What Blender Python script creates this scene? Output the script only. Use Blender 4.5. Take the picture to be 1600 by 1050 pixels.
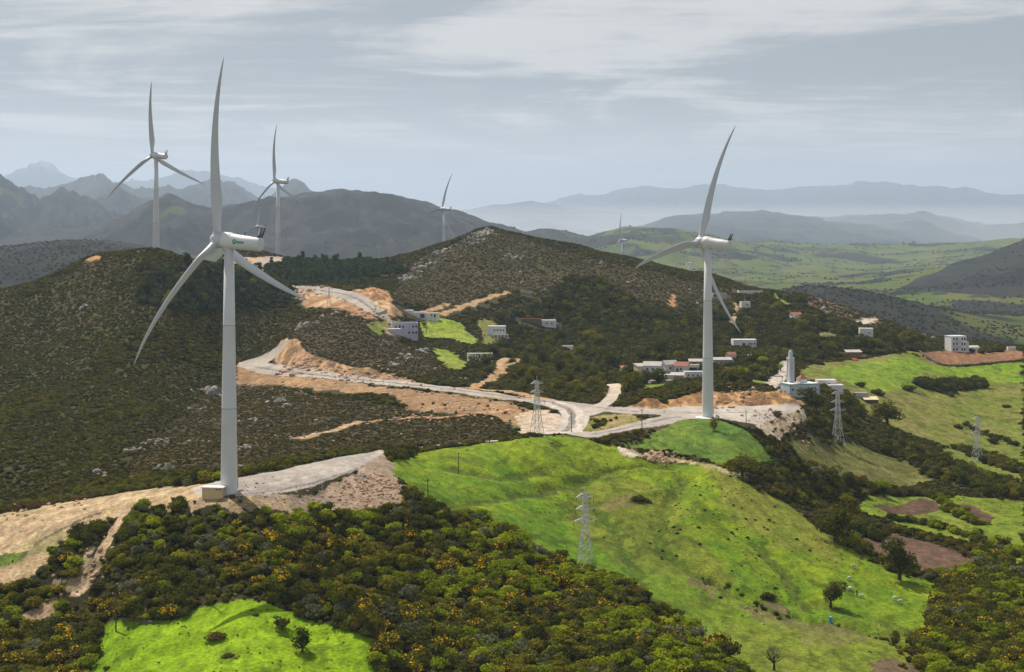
import bpy, bmesh, math, random
import numpy as np
from mathutils import Vector, Matrix

# ------------------------------------------------------------------ camera, sky, sun, exposure
for o in list(bpy.data.objects): bpy.data.objects.remove(o)
SC = bpy.context.scene
COL = SC.collection
F = 2666.667          # focal length in photo pixels (60 mm on 36 mm)
HY = 335.0            # photo row of the horizon
EYE = 200.0           # camera height above world zero

cd = bpy.data.cameras.new('camera'); cam = bpy.data.objects.new('camera', cd); COL.objects.link(cam)
cd.lens = 60; cd.sensor_width = 36; cd.clip_start = 1; cd.clip_end = 200000
cd.shift_y = -(525-HY)/1600
cam.location = (0, 0, EYE); cam.rotation_euler = (math.radians(90), 0, 0)
SC.camera = cam

SUN_EL = math.radians(53); SUN_AZ = math.radians(-34)      # azimuth from +Y, negative = left
sdir = Vector((math.sin(SUN_AZ)*math.cos(SUN_EL), math.cos(SUN_AZ)*math.cos(SUN_EL), math.sin(SUN_EL)))
sl = bpy.data.lights.new('sun', 'SUN'); sun = bpy.data.objects.new('sun', sl); COL.objects.link(sun)
sl.energy = 5.0; sl.angle = math.radians(0.5); sl.color = (1.0, 0.90, 0.76)
sun.rotation_euler = sdir.to_track_quat('Z', 'Y').to_euler(); sun.location = (0, 0, 900)

W = bpy.data.worlds.new('World'); SC.world = W; W.use_nodes = True
nt = W.node_tree; nt.nodes.clear()
def nn(t, typ, **kw):
    n = t.nodes.new(typ)
    for k, v in kw.items(): setattr(n, k, v)
    return n
def build_world():
    L = nt.links
    out = nn(nt, 'ShaderNodeOutputWorld'); bg = nn(nt, 'ShaderNodeBackground')
    sky = nn(nt, 'ShaderNodeTexSky', sky_type='NISHITA'); sky.sun_disc = False
    sky.sun_elevation = SUN_EL; sky.sun_rotation = SUN_AZ
    sky.air_density = 1.0; sky.dust_density = 1.5; sky.ozone_density = 1.0; sky.altitude = 300
    tc = nn(nt, 'ShaderNodeTexCoord'); sep = nn(nt, 'ShaderNodeSeparateXYZ'); L.new(tc.outputs['Generated'], sep.inputs[0])
    def math_(op, a, b=None, c=None, clamp=False):
        m = nn(nt, 'ShaderNodeMath', operation=op); m.use_clamp = clamp
        for i, v in enumerate((a, b, c)):
            if v is None: continue
            if isinstance(v, (int, float)): m.inputs[i].default_value = v
            else: L.new(v, m.inputs[i])
        return m.outputs[0]
    z = math_('ADD', math_('MAXIMUM', sep.outputs['Z'], 0.0), 0.03)
    gx = math_('DIVIDE', sep.outputs['X'], z); gy = math_('DIVIDE', sep.outputs['Y'], z)
    cmb = nn(nt, 'ShaderNodeCombineXYZ'); L.new(gx, cmb.inputs[0]); L.new(gy, cmb.inputs[1])
    def cloud(scale, rot, sx, sy, det, rough, dist, loc=(0, 0, 0)):
        mp = nn(nt, 'ShaderNodeMapping'); mp.inputs['Rotation'].default_value = (0, 0, rot)
        mp.inputs['Scale'].default_value = (sx, sy, 1); mp.inputs['Location'].default_value = loc
        L.new(cmb.outputs[0], mp.inputs[0])
        n = nn(nt, 'ShaderNodeTexNoise'); n.inputs['Scale'].default_value = scale; n.inputs['Detail'].default_value = det
        n.inputs['Roughness'].default_value = rough; n.inputs['Distortion'].default_value = dist
        L.new(mp.outputs[0], n.inputs['Vector']); return n.outputs['Fac']
    def ramp(v, a, b):
        m = nn(nt, 'ShaderNodeMapRange', interpolation_type='SMOOTHSTEP'); m.inputs[1].default_value = a; m.inputs[2].default_value = b
        L.new(v, m.inputs[0]); return m.outputs[0]
    c1 = cloud(0.55, 0.25, 1.0, 0.55, 6, 0.62, 0.8, (3.2, 1.7, 0))       # broad sheets
    c2 = cloud(2.0, 0.12, 0.5, 1.15, 6, 0.62, 0.6, (0.4, 5.0, 0))        # fine streaks
    c = math_('ADD', math_('MULTIPLY', c1, 0.74), math_('MULTIPLY', c2, 0.28))
    cov = ramp(c, 0.46, 0.62)
    hor = ramp(sep.outputs['Z'], 0.085, 0.0)                            # milky towards the horizon
    # grey blue veil over the Nishita sky, clouds paler
    sk = nn(nt, 'ShaderNodeMix', data_type='RGBA'); sk.inputs[0].default_value = 0.9
    L.new(sky.outputs[0], sk.inputs[6]); sk.inputs[7].default_value = (3.2, 3.34, 3.58, 1)
    m1 = nn(nt, 'ShaderNodeMix', data_type='RGBA'); L.new(cov, m1.inputs[0]); L.new(sk.outputs[2], m1.inputs[6]); m1.inputs[7].default_value = (6.7, 6.5, 6.3, 1)
    m2 = nn(nt, 'ShaderNodeMix', data_type='RGBA'); L.new(math_('MULTIPLY', hor, 0.85), m2.inputs[0]); L.new(m1.outputs[2], m2.inputs[6]); m2.inputs[7].default_value = (7.9, 7.65, 7.3, 1)
    L.new(m2.outputs[2], bg.inputs['Color']); bg.inputs['Strength'].default_value = 0.088
    L.new(bg.outputs[0], out.inputs['Surface'])
build_world()
SC.view_settings.view_transform = 'Standard'; SC.view_settings.look = 'None'
SC.view_settings.exposure = 0.25; SC.view_settings.gamma = 1.0
SC.cycles.volume_bounces = 1; SC.cycles.max_bounces = 5; SC.cycles.diffuse_bounces = 2
SC.cycles.volume_max_steps = 64

# ------------------------------------------------------------------ helpers
def tag(o, label=None, cat=None, group=None, kind=None):
    if label: o['label'] = label
    if cat: o['category'] = cat
    if group: o['group'] = group
    if kind: o['kind'] = kind
    return o
def fresh(name):
    return name
def mesh_obj(name, verts, faces, mat=None, parent=None, smooth=False):
    me = bpy.data.meshes.new(name); me.from_pydata([tuple(v) for v in verts], [], faces); me.update()
    if smooth: me.polygons.foreach_set('use_smooth', [True]*len(me.polygons))
    if mat: me.materials.append(mat)
    o = bpy.data.objects.new(name, me); COL.objects.link(o); o.parent = parent
    return o
def np_mesh(name, V, Q, mat=None, smooth=True):
    """mesh from an (n,3) vertex array and (m,4) quad array"""
    me = bpy.data.meshes.new(name); n = len(V); m = len(Q)
    me.vertices.add(n); me.vertices.foreach_set('co', V.astype(np.float32).ravel())
    me.loops.add(m*4); me.loops.foreach_set('vertex_index', Q.astype(np.int32).ravel())
    me.polygons.add(m); me.polygons.foreach_set('loop_start', np.arange(0, m*4, 4, dtype=np.int32))
    me.polygons.foreach_set('use_smooth', np.full(m, smooth, dtype=bool))
    me.update(calc_edges=True)
    if mat: me.materials.append(mat)
    return me
def empty(name, loc, rz=0):
    o = bpy.data.objects.new(name, None); COL.objects.link(o); o.location = loc; o.rotation_euler = (0, 0, rz)
    o.empty_display_size = 1; return o
def copy_tree(o, parent=None):
    c = o.copy(); COL.objects.link(c); c.parent = parent
    for ch in list(o.children): copy_tree(ch, c)
    return c
class MB:
    def __init__(s): s.v = []; s.f = []
    def quadmesh(s, v, f):
        k = len(s.v); s.v += [tuple(p) for p in v]; s.f += [tuple(i+k for i in q) for q in f]
    def box(s, c, d, rz=0.0):
        x, y, z = [a/2 for a in d]; ca, sa = math.cos(rz), math.sin(rz); P = []
        for sx, sy, sz in ((-1,-1,-1),(1,-1,-1),(1,1,-1),(-1,1,-1),(-1,-1,1),(1,-1,1),(1,1,1),(-1,1,1)):
            a, b = sx*x, sy*y; P.append((c[0]+a*ca-b*sa, c[1]+a*sa+b*ca, c[2]+sz*z))
        s.quadmesh(P, [(0,3,2,1),(4,5,6,7),(0,1,5,4),(1,2,6,5),(2,3,7,6),(3,0,4,7)])
    def bar(s, a, b, r, n=4, r2=None):
        a = Vector(a); b = Vector(b); d = (b-a); 
        if d.length < 1e-6: return
        q = d.to_track_quat('Z', 'Y'); r2 = r if r2 is None else r2; P = []
        for p, rr in ((a, r), (b, r2)):
            for i in range(n):
                t = 2*math.pi*(i+.5)/n; P.append(p+q@Vector((rr*math.cos(t), rr*math.sin(t), 0)))
        fs = [(i, (i+1) % n, n+(i+1) % n, n+i) for i in range(n)]
        s.quadmesh(P, fs+[tuple(range(n-1, -1, -1)), tuple(range(n, 2*n))])
    def rings(s, rings, cap=True):
        n = len(rings[0]); P = [p for r in rings for p in r]; fs = []
        for k in range(len(rings)-1):
            for i in range(n): fs.append((k*n+i, k*n+(i+1) % n, (k+1)*n+(i+1) % n, (k+1)*n+i))
        if cap: fs += [tuple(range(n-1, -1, -1)), tuple(range((len(rings)-1)*n, len(rings)*n))]
        s.quadmesh(P, fs)
    def build(s, name, mat, parent=None, smooth=False):
        return mesh_obj(name, s.v, s.f, mat, parent, smooth)

def vnoise(x, y, seed=0):
    """value noise on numpy arrays, 0..1"""
    xi = np.floor(x).astype(np.int64); yi = np.floor(y).astype(np.int64)
    fx = x-xi; fy = y-yi; fx = fx*fx*(3-2*fx); fy = fy*fy*(3-2*fy)
    def h(a, b):
        n = (a*374761393+b*668265263+seed*974634777) & 0x7fffffff
        n = ((n ^ (n >> 13))*1274126177) & 0x7fffffff
        n = (n ^ (n >> 16)) & 0xffff
        return n/65535.0
    return (h(xi, yi)*(1-fx)+h(xi+1, yi)*fx)*(1-fy)+(h(xi, yi+1)*(1-fx)+h(xi+1, yi+1)*fx)*fy
def fbm(x, y, octv=4, seed=0, gain=0.5):
    s = 0; a = 1; t = 0
    for k in range(octv):
        ang = 0.6*k+.3; c, sn = math.cos(ang), math.sin(ang)
        s = s+a*vnoise((x*c-y*sn)*2**k+17.3*k, (x*sn+y*c)*2**k-9.1*k, seed+k); t += a; a *= gain
    return s/t
def ridged(x, y, octv=4, seed=0):
    s = 0; a = 1; t = 0
    for k in range(octv):
        s = s+a*(1-np.abs(2*vnoise(x*2**k+3.1*k, y*2**k+5.7*k, seed+k)-1)); t += a; a *= .5
    return s/t
def sstep(a, b, x):
    t = np.clip((x-a)/(b-a), 0, 1); return t*t*(3-2*t)
# ------------------------------------------------------------------ terrain: survey points (photo column, photo row, metres ahead)
CP = [
(-100,1050,365),(0,1050,368),(0,960,395),(0,900,412),(0,850,430),(0,805,450),(0,790,480),(0,770,560),
(100,960,395),(100,880,412),(100,815,434),(100,790,452),(100,782,485),(150,930,400),(150,785,450),(150,775,480),
(200,1000,370),(200,850,415),(200,780,442),(200,767,462),(300,950,380),(300,870,405),(300,800,422),(300,775,432),(300,757,450),
(400,1050,345),(400,945,378),(400,860,402),(400,800,420),(400,772,431),(400,737,463),(350,768,432),(350,745,455),
(500,1050,350),(500,960,377),(500,880,402),(500,805,428),(500,762,444),(500,720,482),(450,750,446),(450,728,470),
(585,1000,362),(600,1050,355),(600,930,392),(600,830,425),(600,770,455),(560,728,478),(600,704,507),(560,711,495),
(640,770,457),(700,1050,355),(700,950,395),(700,850,430),(680,800,452),(650,740,497),(700,722,522),(700,698,548),(640,707,535),
(800,1050,357),(800,950,397),(800,870,430),(800,800,480),(800,740,525),(800,689,562),(740,693,556),
(900,1050,357),(900,960,400),(905,890,443),(900,820,492),(900,750,535),(880,682,573),(850,683,570),(920,685,575),
(1000,1050,362),(1000,930,425),(1000,850,478),(1000,780,520),(1000,714,560),(960,696,572),
(1100,1050,366),(1100,960,425),(1100,880,465),(1100,800,510),(1100,740,545),(1120,723,560),(1060,722,562),
(1200,1050,380),(1200,980,420),(1200,900,462),(1200,820,510),(1200,772,540),(1250,803,532),(1200,748,573),(1280,785,580),
(1300,1050,385),(1300,945,445),(1300,870,490),(1300,828,525),(1400,1050,395),(1400,950,450),(1400,900,485),(1400,850,530),
(1500,1050,400),(1470,900,490),(1500,850,540),(1600,1050,405),(1600,950,450),(1600,880,500),(1600,830,560),
(1400,800,590),(1500,790,610),(1600,790,620),(1400,765,640),(1500,745,670),(1600,740,690),
(1300,705,665),(1350,730,650),(1250,685,635),(1220,708,600),(1220,655,643),(1255,640,662),(1440,725,700),(1400,695,735),
(1527,720,740),(1600,700,780),(1300,655,735),(1380,655,795),(1500,650,850),(1600,640,880),(1250,623,772),(1275,620,775),(1250,637,712),
(1300,600,850),(1400,600,900),(1500,600,950),(1600,600,960),(1300,572,920),(1400,560,980),(1500,553,1040),(1600,553,1050),(1600,546,1120),
(1500,540,1130),(1107,652,627),(1050,650,632),(1180,652,632),(1180,635,665),(1110,636,660),(1050,641,652),(1000,650,634),(1000,672,598),(930,681,598),
(1100,667,607),(1040,690,583),(1150,700,583),(1200,738,566),(1100,613,690),(1100,598,740),(1200,606,722),(1010,614,712),(1050,593,782),
(900,641,650),(900,656,630),(850,662,625),(850,676,600),(800,660,628),(800,640,660),(830,629,688),(880,632,672),(960,612,735),(965,601,775),
(700,610,745),(760,619,712),(600,600,775),(500,591,805),(430,580,838),(395,572,865),(430,560,897),
(445,533,905),(470,553,868),(500,541,885),(560,571,842),(600,555,875),(640,590,805),(560,520,905),(480,503,935),(540,497,955),(600,520,935),(650,562,872),(700,572,862),(700,547,932),
(400,530,985),(350,560,905),(420,505,1030),(450,480,1065),(590,491,975),(560,470,1032),(520,458,1080),(470,450,1130),(510,478,1035),(600,458,1085),(620,480,1042),
(650,523,1000),(655,497,1050),(700,510,1030),(740,540,962),(780,527,1055),(760,600,792),(850,600,800),(830,562,895),(900,612,765),(900,560,950),(960,590,860),(1000,562,925),
(870,507,1115),(800,480,1130),(1050,583,862),(1000,583,862),(1120,580,880),
(760,356,1350),(735,368,1340),(785,365,1350),(700,388,1310),(650,408,1280),(620,422,1260),(600,432,1250),(700,460,1150),(900,470,1150),(800,420,1250),(850,378,1400),(900,393,1430),(950,411,1450),(1000,424,1460),(1050,436,1450),
(1080,440,1440),(1100,432,1420),(1130,441,1400),(1160,449,1380),(1200,455,1350),(1250,464,1270),(1300,478,1240),(1350,497,1210),(1400,512,1180),(1440,530,1150),
(1161,541,1000),(1250,552,975),(1250,520,1080),(1350,530,1080),(1350,556,1000),(1200,572,900),(1150,572,900),(1000,500,1100),(1100,500,1150),(1200,490,1180),
(450,415,1430),(520,413,1450),(590,420,1480),(640,426,1500),(500,435,1260),(560,440,1230),(430,431,1230),(430,404,1385),(400,405,1400),(350,402,1380),
(240,394,1000),(200,396,1010),(300,405,1075),(330,416,1060),(244,403,1070),(150,401,1040),(100,420,1080),(50,438,1100),(0,455,1120),(-150,505,1150),
(200,450,930),(300,450,960),(380,450,1060),(100,500,950),(0,550,900),(200,520,850),(300,520,880),(380,500,1010),(100,600,780),(200,600,760),(0,650,700),(300,600,800),
(100,680,650),(200,680,640),(0,740,575),(100,740,560),(200,742,530),(300,722,540),(400,702,570),(500,692,590),(600,686,608),(350,650,700),(450,650,682),(550,650,680),(650,650,672),
(700,667,628),(350,612,800),(450,612,768),(550,622,738),(740,692,578),(780,652,648),(760,671,608),(450,724,500),(550,708,528),(350,747,490),(250,758,482),
# middle distance
(1550,540,2000),(1500,516,2100),(1600,500,2500),(1450,490,2200),(1350,455,2400),(1250,447,2500),(1600,470,3200),(1500,470,3200),
(1600,378,4200),(1560,400,4100),(1500,425,4000),(1420,455,3600),(1600,430,3600),(1750,330,4300),
(1300,468,3300),(1300,440,4500),(1400,430,5000),(1200,440,4500),(1100,432,4800),(1000,440,4200),(1000,402,6500),(1100,400,7000),(1200,400,7300),
(1300,400,7600),(1400,400,7800),(1500,390,8000),(1250,386,9300),(1150,379,9000),(1400,385,9500),(1560,376,9000),(1350,384,9500),(1650,370,9000),
(0,440,2200),(100,415,2350),(200,410,2500),(60,381,3300),(120,376,3300),(190,378,3300),(0,392,3300),(250,390,3300),(968,431,3000),(1073,450,4100),
]
# hidden ground (column, metres ahead, metres relative to the eye)
HID = [(p, 250, -112) for p in (-200, 100, 400, 700, 1000, 1300, 1600, 1800)]+[(p, 300, -103) for p in (-200, 400, 900, 1300, 1800)] + [
(-200,450,-80),(-200,700,-90),(-200,900,-80),(1800,450,-104),(1800,700,-106),(1800,1000,-88),(1800,560,-104),
(0,1500,-125),(150,1450,-110),(300,1400,-90),(0,1800,-120),(250,1800,-120),(-200,1700,-130),
(402,2350,-78),(402,1800,-95),(550,1800,-95),(696,2120,-56),(696,1650,-85),(600,2200,-110),(800,1800,-120),(900,1800,-125),(1050,1750,-125),
(800,2300,-160),(900,2400,-160),(1050,2400,-170),(1200,1650,-125),(1200,2000,-140),(1350,1500,-115),(1450,1450,-118),(1550,1400,-112),(1600,1500,-125),(1350,1900,-140),
(1350,2900,-165),(500,2600,-160),(700,2800,-160),(300,2500,-120),
(0,4500,-150),(150,4500,-150),(300,4000,-130),(450,3800,-130),(600,3800,-140),(800,3800,-160),(900,5000,-165),
(0,7000,-200),(300,7000,-200),(600,7000,-200),(800,7000,-230),(900,8500,-240),(1050,9500,-260),(0,10500,-250),(400,10500,-250),(750,10500,-330),
(900,11500,-380),(1200,11500,-400),(1600,11500,-400),(-200,3300,-80),(-200,2200,-100),(1800,2300,-150),(1800,3200,-130),(1800,6000,-170),(1800,9000,-150)]
_cp = np.array([(p, d, -(y-HY)/F*d) for p, y, d in CP]+HID, dtype=float)
def _tc(px, D): return px/100.0, np.log(D)*10.0
def tps_fit():
    X, Y = _tc(_cp[:, 0], _cp[:, 1]); n = len(X)
    r2 = (X[:, None]-X[None])**2+(Y[:, None]-Y[None])**2
    K = np.where(r2 > 0, r2*np.log(r2+1e-12), 0)*.5 + np.eye(n)*0.02
    P = np.c_[np.ones(n), X, Y]
    A = np.block([[K, P], [P.T, np.zeros((3, 3))]])
    w = np.linalg.solve(A, np.r_[_cp[:, 2], 0, 0, 0]); return X, Y, w
def tps_eval(px, D, fit):
    X, Y, w = fit; a, b = _tc(px.ravel(), D.ravel()); out = np.empty_like(a); n = len(X)
    for s in range(0, len(a), 20000):
        r2 = (a[s:s+20000, None]-X)**2+(b[s:s+20000, None]-Y)**2
        out[s:s+20000] = (r2*np.log(r2+1e-12)*.5)@w[:n]+w[n]+w[n+1]*a[s:s+20000]+w[n+2]*b[s:s+20000]
    return out.reshape(px.shape)
FIT = tps_fit()

# far ranges: (metres ahead, near slope, far slope, crest rounding, spur size, crest line in photo columns / rows)
RIDGES = [
(6600, .115, .12, 500, 620, [(-300,380),(100,362),(150,352),(200,335),(235,318),(262,308),(290,318),(330,328),(370,322),(420,312),(470,303),(510,297),(560,299),(620,309),(680,322),(720,332),(760,345),(800,356),(830,366),(880,385),(950,420)]),
(8600, .15, .15, 250, 700, [(-300,240),(-60,262),(0,280),(30,297),(62,311),(80,303),(96,296),(115,303),(135,314),(170,332),(230,350),(330,400)]),
(10400, .15, .15, 250, 800, [(60,350),(120,330),(150,316),(170,310),(186,303),(205,312),(230,323),(270,333),(330,350)]),
(14500, .17, .17, 300, 1200, [(-300,290),(20,310),(60,300),(90,288),(115,287),(135,277),(150,275),(160,272),(180,282),(210,295),(240,304),(275,303),(300,297),(330,295),(350,290),(362,287),(375,295),(392,306),(420,312),(440,296),(450,286),(462,283),(474,290),(490,304),(560,320),(700,360)]),
(33000, .2, .2, 500, 2600, [(-400,300),(-50,290),(0,284),(22,275),(45,269),(62,267),(85,271),(110,277),(135,280),(165,279),(200,283),(230,284),(262,279),(285,278),(310,285),(350,296),(420,306),(520,330),(620,360)]),
(7400, .07, .10, 300, 700, [(700,420),(780,385),(830,366),(848,361),(865,359),(890,364),(920,369),(950,363),(985,355),(1015,356),(1050,357),(1085,364),(1115,370),(1150,377),(1200,388),(1260,405)]),
(17000, .05, .07, 900, 2200, [(860,410),(960,368),(1000,354),(1040,341),(1090,336),(1130,333),(1200,331),(1235,336),(1280,343),(1360,352),(1450,362),(1600,385)]),
(22000, .05, .07, 900, 2600, [(1000,380),(1150,345),(1250,339),(1330,336),(1400,334),(1450,333),(1490,340),(1540,352),(1580,352),(1640,344),(1800,335)]),
(30000, .07, .07, 700, 2600, [(640,345),(700,333),(750,325),(800,318),(830,314),(860,318),(890,324),(960,332),(1100,350)]),
(38000, .09, .09, 700, 3000, [(640,350),(760,331),(840,322),(880,311),(930,307),(975,302),(1010,298),(1060,301),(1100,295),(1130,292),(1170,294),(1205,298),(1250,293),(1280,290),(1315,291),(1345,287),(1375,291),(1410,297),(1450,293),(1490,297),(1540,305),(1600,309),(1700,312),(1900,320)]),
]
def ground(x, y):
    """terrain height relative to the eye without the small roughness"""
    pass
def build_height(U, D):
    """U: tan azimuth columns, D rows -> H relative to the eye, (rows, cols)"""
    px = 800+F*U; pxc = np.clip(px, -230, 1830)
    # spline on a coarser grid then interpolated
    cu = np.linspace(-230, 1830, 330); cl = np.linspace(math.log(230), math.log(12500), 640)
    G = tps_eval(*np.meshgrid(cu, np.exp(cl)), FIT)
    PX, DD = np.meshgrid(pxc, D)
    fu = (PX-cu[0])/(cu[1]-cu[0]); fl = np.clip((np.log(DD)-cl[0])/(cl[1]-cl[0]), 0, len(cl)-1.001)
    fu = np.clip(fu, 0, len(cu)-1.001); iu = fu.astype(int); il = fl.astype(int); tu = fu-iu; tl = fl-il
    H = (G[il, iu]*(1-tu)+G[il, iu+1]*tu)*(1-tl)+(G[il+1, iu]*(1-tu)+G[il+1, iu+1]*tu)*tl
    k = sstep(9800, 12400, DD); H = H*(1-k)+(-420)*k
    XX = U[None]*DD
    for D0, sn, sf, r, wl, pts in RIDGES:
        p = np.array(pts, float)
        top = np.interp(px, p[:, 0], p[:, 1]); zc = -(top-HY)/F*D0
        lo = px < p[0, 0]; hi = px > p[-1, 0]; zc = zc-(lo*(p[0, 0]-px)+hi*(px-p[-1, 0]))*(.3/F*D0)
        dd = DD-D0; dist = np.sqrt(dd**2+r*r)-r; drop = np.where(dd < 0, sn, sf)*dist
        rg = ridged(XX/wl+D0, DD/(wl*1.7), 5, int(D0) % 97)
        fade = sstep(0, r*2.0, np.abs(dd))
        if D0 > 8000: z = (fbm(PX/26+D0, DD/D0*26, 5, 9, .6)-.5)*.0011*D0*np.sqrt(14000/D0)*(9 if D0 < 16000 else 4)
        else: z = 0
        z = z+zc[None]-drop+(rg-.60)*fade*sn*wl*2.6
        z = z+(fbm(XX/(wl*.12), DD/(wl*.3), 3, 5)-.5)*sn*wl*.22
        dsm = 22.0 if D0 < 9000 else 10.0
        m = np.maximum(H, z); H = m+np.where(DD > 2800, dsm*np.exp(-np.abs(H-z)/dsm)*.5, 0)*(DD < 12000)
        H = np.where((DD > 2800) | (z < H), H, H)
        if D0 > 5000: pass
    return H
U = np.concatenate([-np.geomspace(1.15, .335, 36)[:-1], np.linspace(-.335, .335, 1000), np.geomspace(.335, 1.15, 36)[1:]])
Dn = np.concatenate([np.geomspace(15, 250, 40)[:-1], np.exp(np.linspace(math.log(250), math.log(2600), 1080)), np.geomspace(2600, 10500, 420)[1:], np.geomspace(10500, 48000, 200)[1:]])
H0 = build_height(U, Dn)
NU = len(U); ND = len(Dn)
LD = np.log(Dn)
def h_at(x, y, H=None):
    """bilinear height (relative to the eye) for arrays x, y"""
    H = H0 if H is None else H
    x = np.asarray(x, float); y = np.maximum(np.asarray(y, float), 16)
    iu = np.clip(np.interp(x/y, U, np.arange(NU)), 0, NU-1.001); il = np.clip(np.interp(np.log(y), LD, np.arange(ND)), 0, ND-1.001)
    a = iu.astype(int); b = il.astype(int); tu = iu-a; tl = il-b
    return (H[b, a]*(1-tu)+H[b, a+1]*tu)*(1-tl)+(H[b+1, a]*(1-tu)+H[b+1, a+1]*tu)*tl
ROW = HY-H0*F/Dn[:, None]          # photo row of every terrain vertex
def hit(px, py, dmin=250, dmax=12000):
    """first terrain point seen at a photo pixel -> (x, y) in metres"""
    u = (px-800)/F; c = np.interp(u, U, np.arange(NU)); a = int(min(c, NU-2)); t = c-a
    r = ROW[:, a]*(1-t)+ROW[:, a+1]*t
    i0 = int(np.searchsorted(Dn, dmin)); i1 = int(np.searchsorted(Dn, dmax))
    seg = r[i0:i1]; k = np.where(seg <= py)[0]
    if len(k) == 0: j = i0+int(np.argmin(seg)); return u*Dn[j], Dn[j]
    j = i0+k[0]
    if j == i0: return u*Dn[j], Dn[j]
    f = (r[j-1]-py)/max(1e-6, r[j-1]-r[j]); d = Dn[j-1]*(1-f)+Dn[j]*f
    return u*d, d
# ------------------------------------------------------------------ land cover
# classes: 0 scrub, 1 green field, 2 bare earth, 3 road, 4 ploughed, 5 track, 6 rock cut, 7 far country
def world_poly(pts, dmin=250, dmax=2600, step=12):
    out = []
    for i in range(len(pts)):
        a = pts[i]; b = pts[(i+1) % len(pts)]; n = max(1, int(math.hypot(b[0]-a[0], b[1]-a[1])/step))
        for k in range(n):
            t = k/n; out.append(hit(a[0]+(b[0]-a[0])*t, a[1]+(b[1]-a[1])*t, dmin, dmax))
    return np.array(out)
def world_line(pts, dmin=250, dmax=2600, step=8):
    out = []
    for i in range(len(pts)-1):
        a = pts[i]; b = pts[i+1]; n = max(1, int(math.hypot(b[0]-a[0], b[1]-a[1])/step))
        for k in range(n+(i == len(pts)-2)):
            t = k/n; out.append(hit(a[0]+(b[0]-a[0])*t, a[1]+(b[1]-a[1])*t, dmin, dmax))
    P = np.array(out)
    for _ in range(2):
        Q = P.copy(); Q[1:-1] = (P[:-2]+2*P[1:-1]+P[2:])/4; P = Q
    return P
def inside(x, y, P):
    r = np.zeros(x.shape, bool); n = len(P)
    for i in range(n):
        x1, y1 = P[i]; x2, y2 = P[(i+1) % n]
        if y1 == y2: continue
        c = ((y1 > y) != (y2 > y)) & (x < (x2-x1)*(y-y1)/(y2-y1)+x1); r ^= c
    return r
def line_dist(x, y, P):
    d = np.full(x.shape, 1e9)
    for i in range(len(P)-1):
        a = P[i]; b = P[i+1]; v = b-a; L2 = v@v
        if L2 < 1e-9: continue
        t = np.clip(((x-a[0])*v[0]+(y-a[1])*v[1])/L2, 0, 1)
        d = np.minimum(d, np.hypot(x-a[0]-t*v[0], y-a[1]-t*v[1]))
    return d
XX = U[None]*Dn[:, None]; YY = np.repeat(Dn[:, None], NU, 1)
CLS = np.zeros(XX.shape, np.int8); DENS = np.ones(XX.shape, np.float32)
RGB = np.zeros(XX.shape+(3,), np.float32)
VIS = (Dn < 2700); NV = int(VIS.sum())
n1 = fbm(XX/9, YY/14, 4, 11); n2 = fbm(XX/60, YY/90, 4, 12); n3 = fbm(XX/1.7, YY/3, 3, 13); n4 = fbm(XX/5, YY/7, 5, 14, .65)
def mixc(a, b, t): return np.array(a)[None, None]*(1-t[..., None])+np.array(b)[None, None]*t[..., None]
BASE_N = 1
# scrub ground: dark peaty olive to dry brown
base = mixc((.032, .034, .012), (.066, .056, .022), sstep(.35, .65, n2*.6+n1*.4))
RGB[:] = base*(0.7+.6*n3[..., None])*(.6+.4*sstep(500, 620, YY))[..., None]  # ground among the near bushes darkened, shade of the gaps put into its colour
def paint(pts, cls, col, col2=None, warp=1.5, dens=0.0, dmin=250, dmax=2600, line=None, tex=1.0, feather=0):
    """pts: photo outline (or centre line when line = half width in metres) cast onto the terrain"""
    P = world_line(pts, dmin, dmax) if line else world_poly(pts, dmin, dmax)
    m = 0.0 if not line else line+2
    x0, x1 = P[:, 0].min()-m-3, P[:, 0].max()+m+3; y0, y1 = P[:, 1].min()-m-3, P[:, 1].max()+m+3
    j0 = max(0, int(np.searchsorted(Dn, y0))-1); j1 = min(NV, int(np.searchsorted(Dn, y1))+1)
    if j1 <= j0: return P
    x = XX[j0:j1]; y = YY[j0:j1]; sel = (x > x0) & (x < x1)
    xs = x[sel]; ys = y[sel]
    wx = xs+(fbm(xs/5, ys/5, 3, 31)-.5)*warp*4; wy = ys+(fbm(xs/5, ys/5, 3, 32)-.5)*warp*6
    ins = (line_dist(wx, wy, P) < line) if line else inside(wx, wy, P)
    full = np.zeros(x.shape, bool); full[sel] = ins
    if col is not None:
        a = n1[j0:j1][full]; b = n3[j0:j1][full]; c = n2[j0:j1][full]
        t = sstep(.3, .7, a*.6+c*.4)[:, None]; c2 = col if col2 is None else col2
        v = np.array(col)*(1-t)+np.array(c2)*t
        if cls == 1: v = v*(1-.38*sstep(.54, .70, n4[j0:j1][full])[:, None])
        RGB[j0:j1][full] = v*(1+(b[:, None]-.5)*1.0*tex)
    if cls is not None: CLS[j0:j1][full] = cls
    if dens is not None: DENS[j0:j1][full] = dens
    return P
G1 = (.092, .178, .007); G2 = (.185, .250, .010); OLV = (.13, .15, .03); OCH = (.20, .18, .055)
DIRT = (.40, .29, .175); DIRT2 = (.235, .145, .078); ORG = (.42, .225, .095); ORG2 = (.28, .155, .07); PALE = (.48, .40, .325)
ROAD = (.30, .272, .248); ROAD2 = (.39, .348, .31); PLO = (.085, .052, .036); PLO2 = (.14, .085, .058)
FAR = dict(dmin=600)
FOLDS = []
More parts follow.
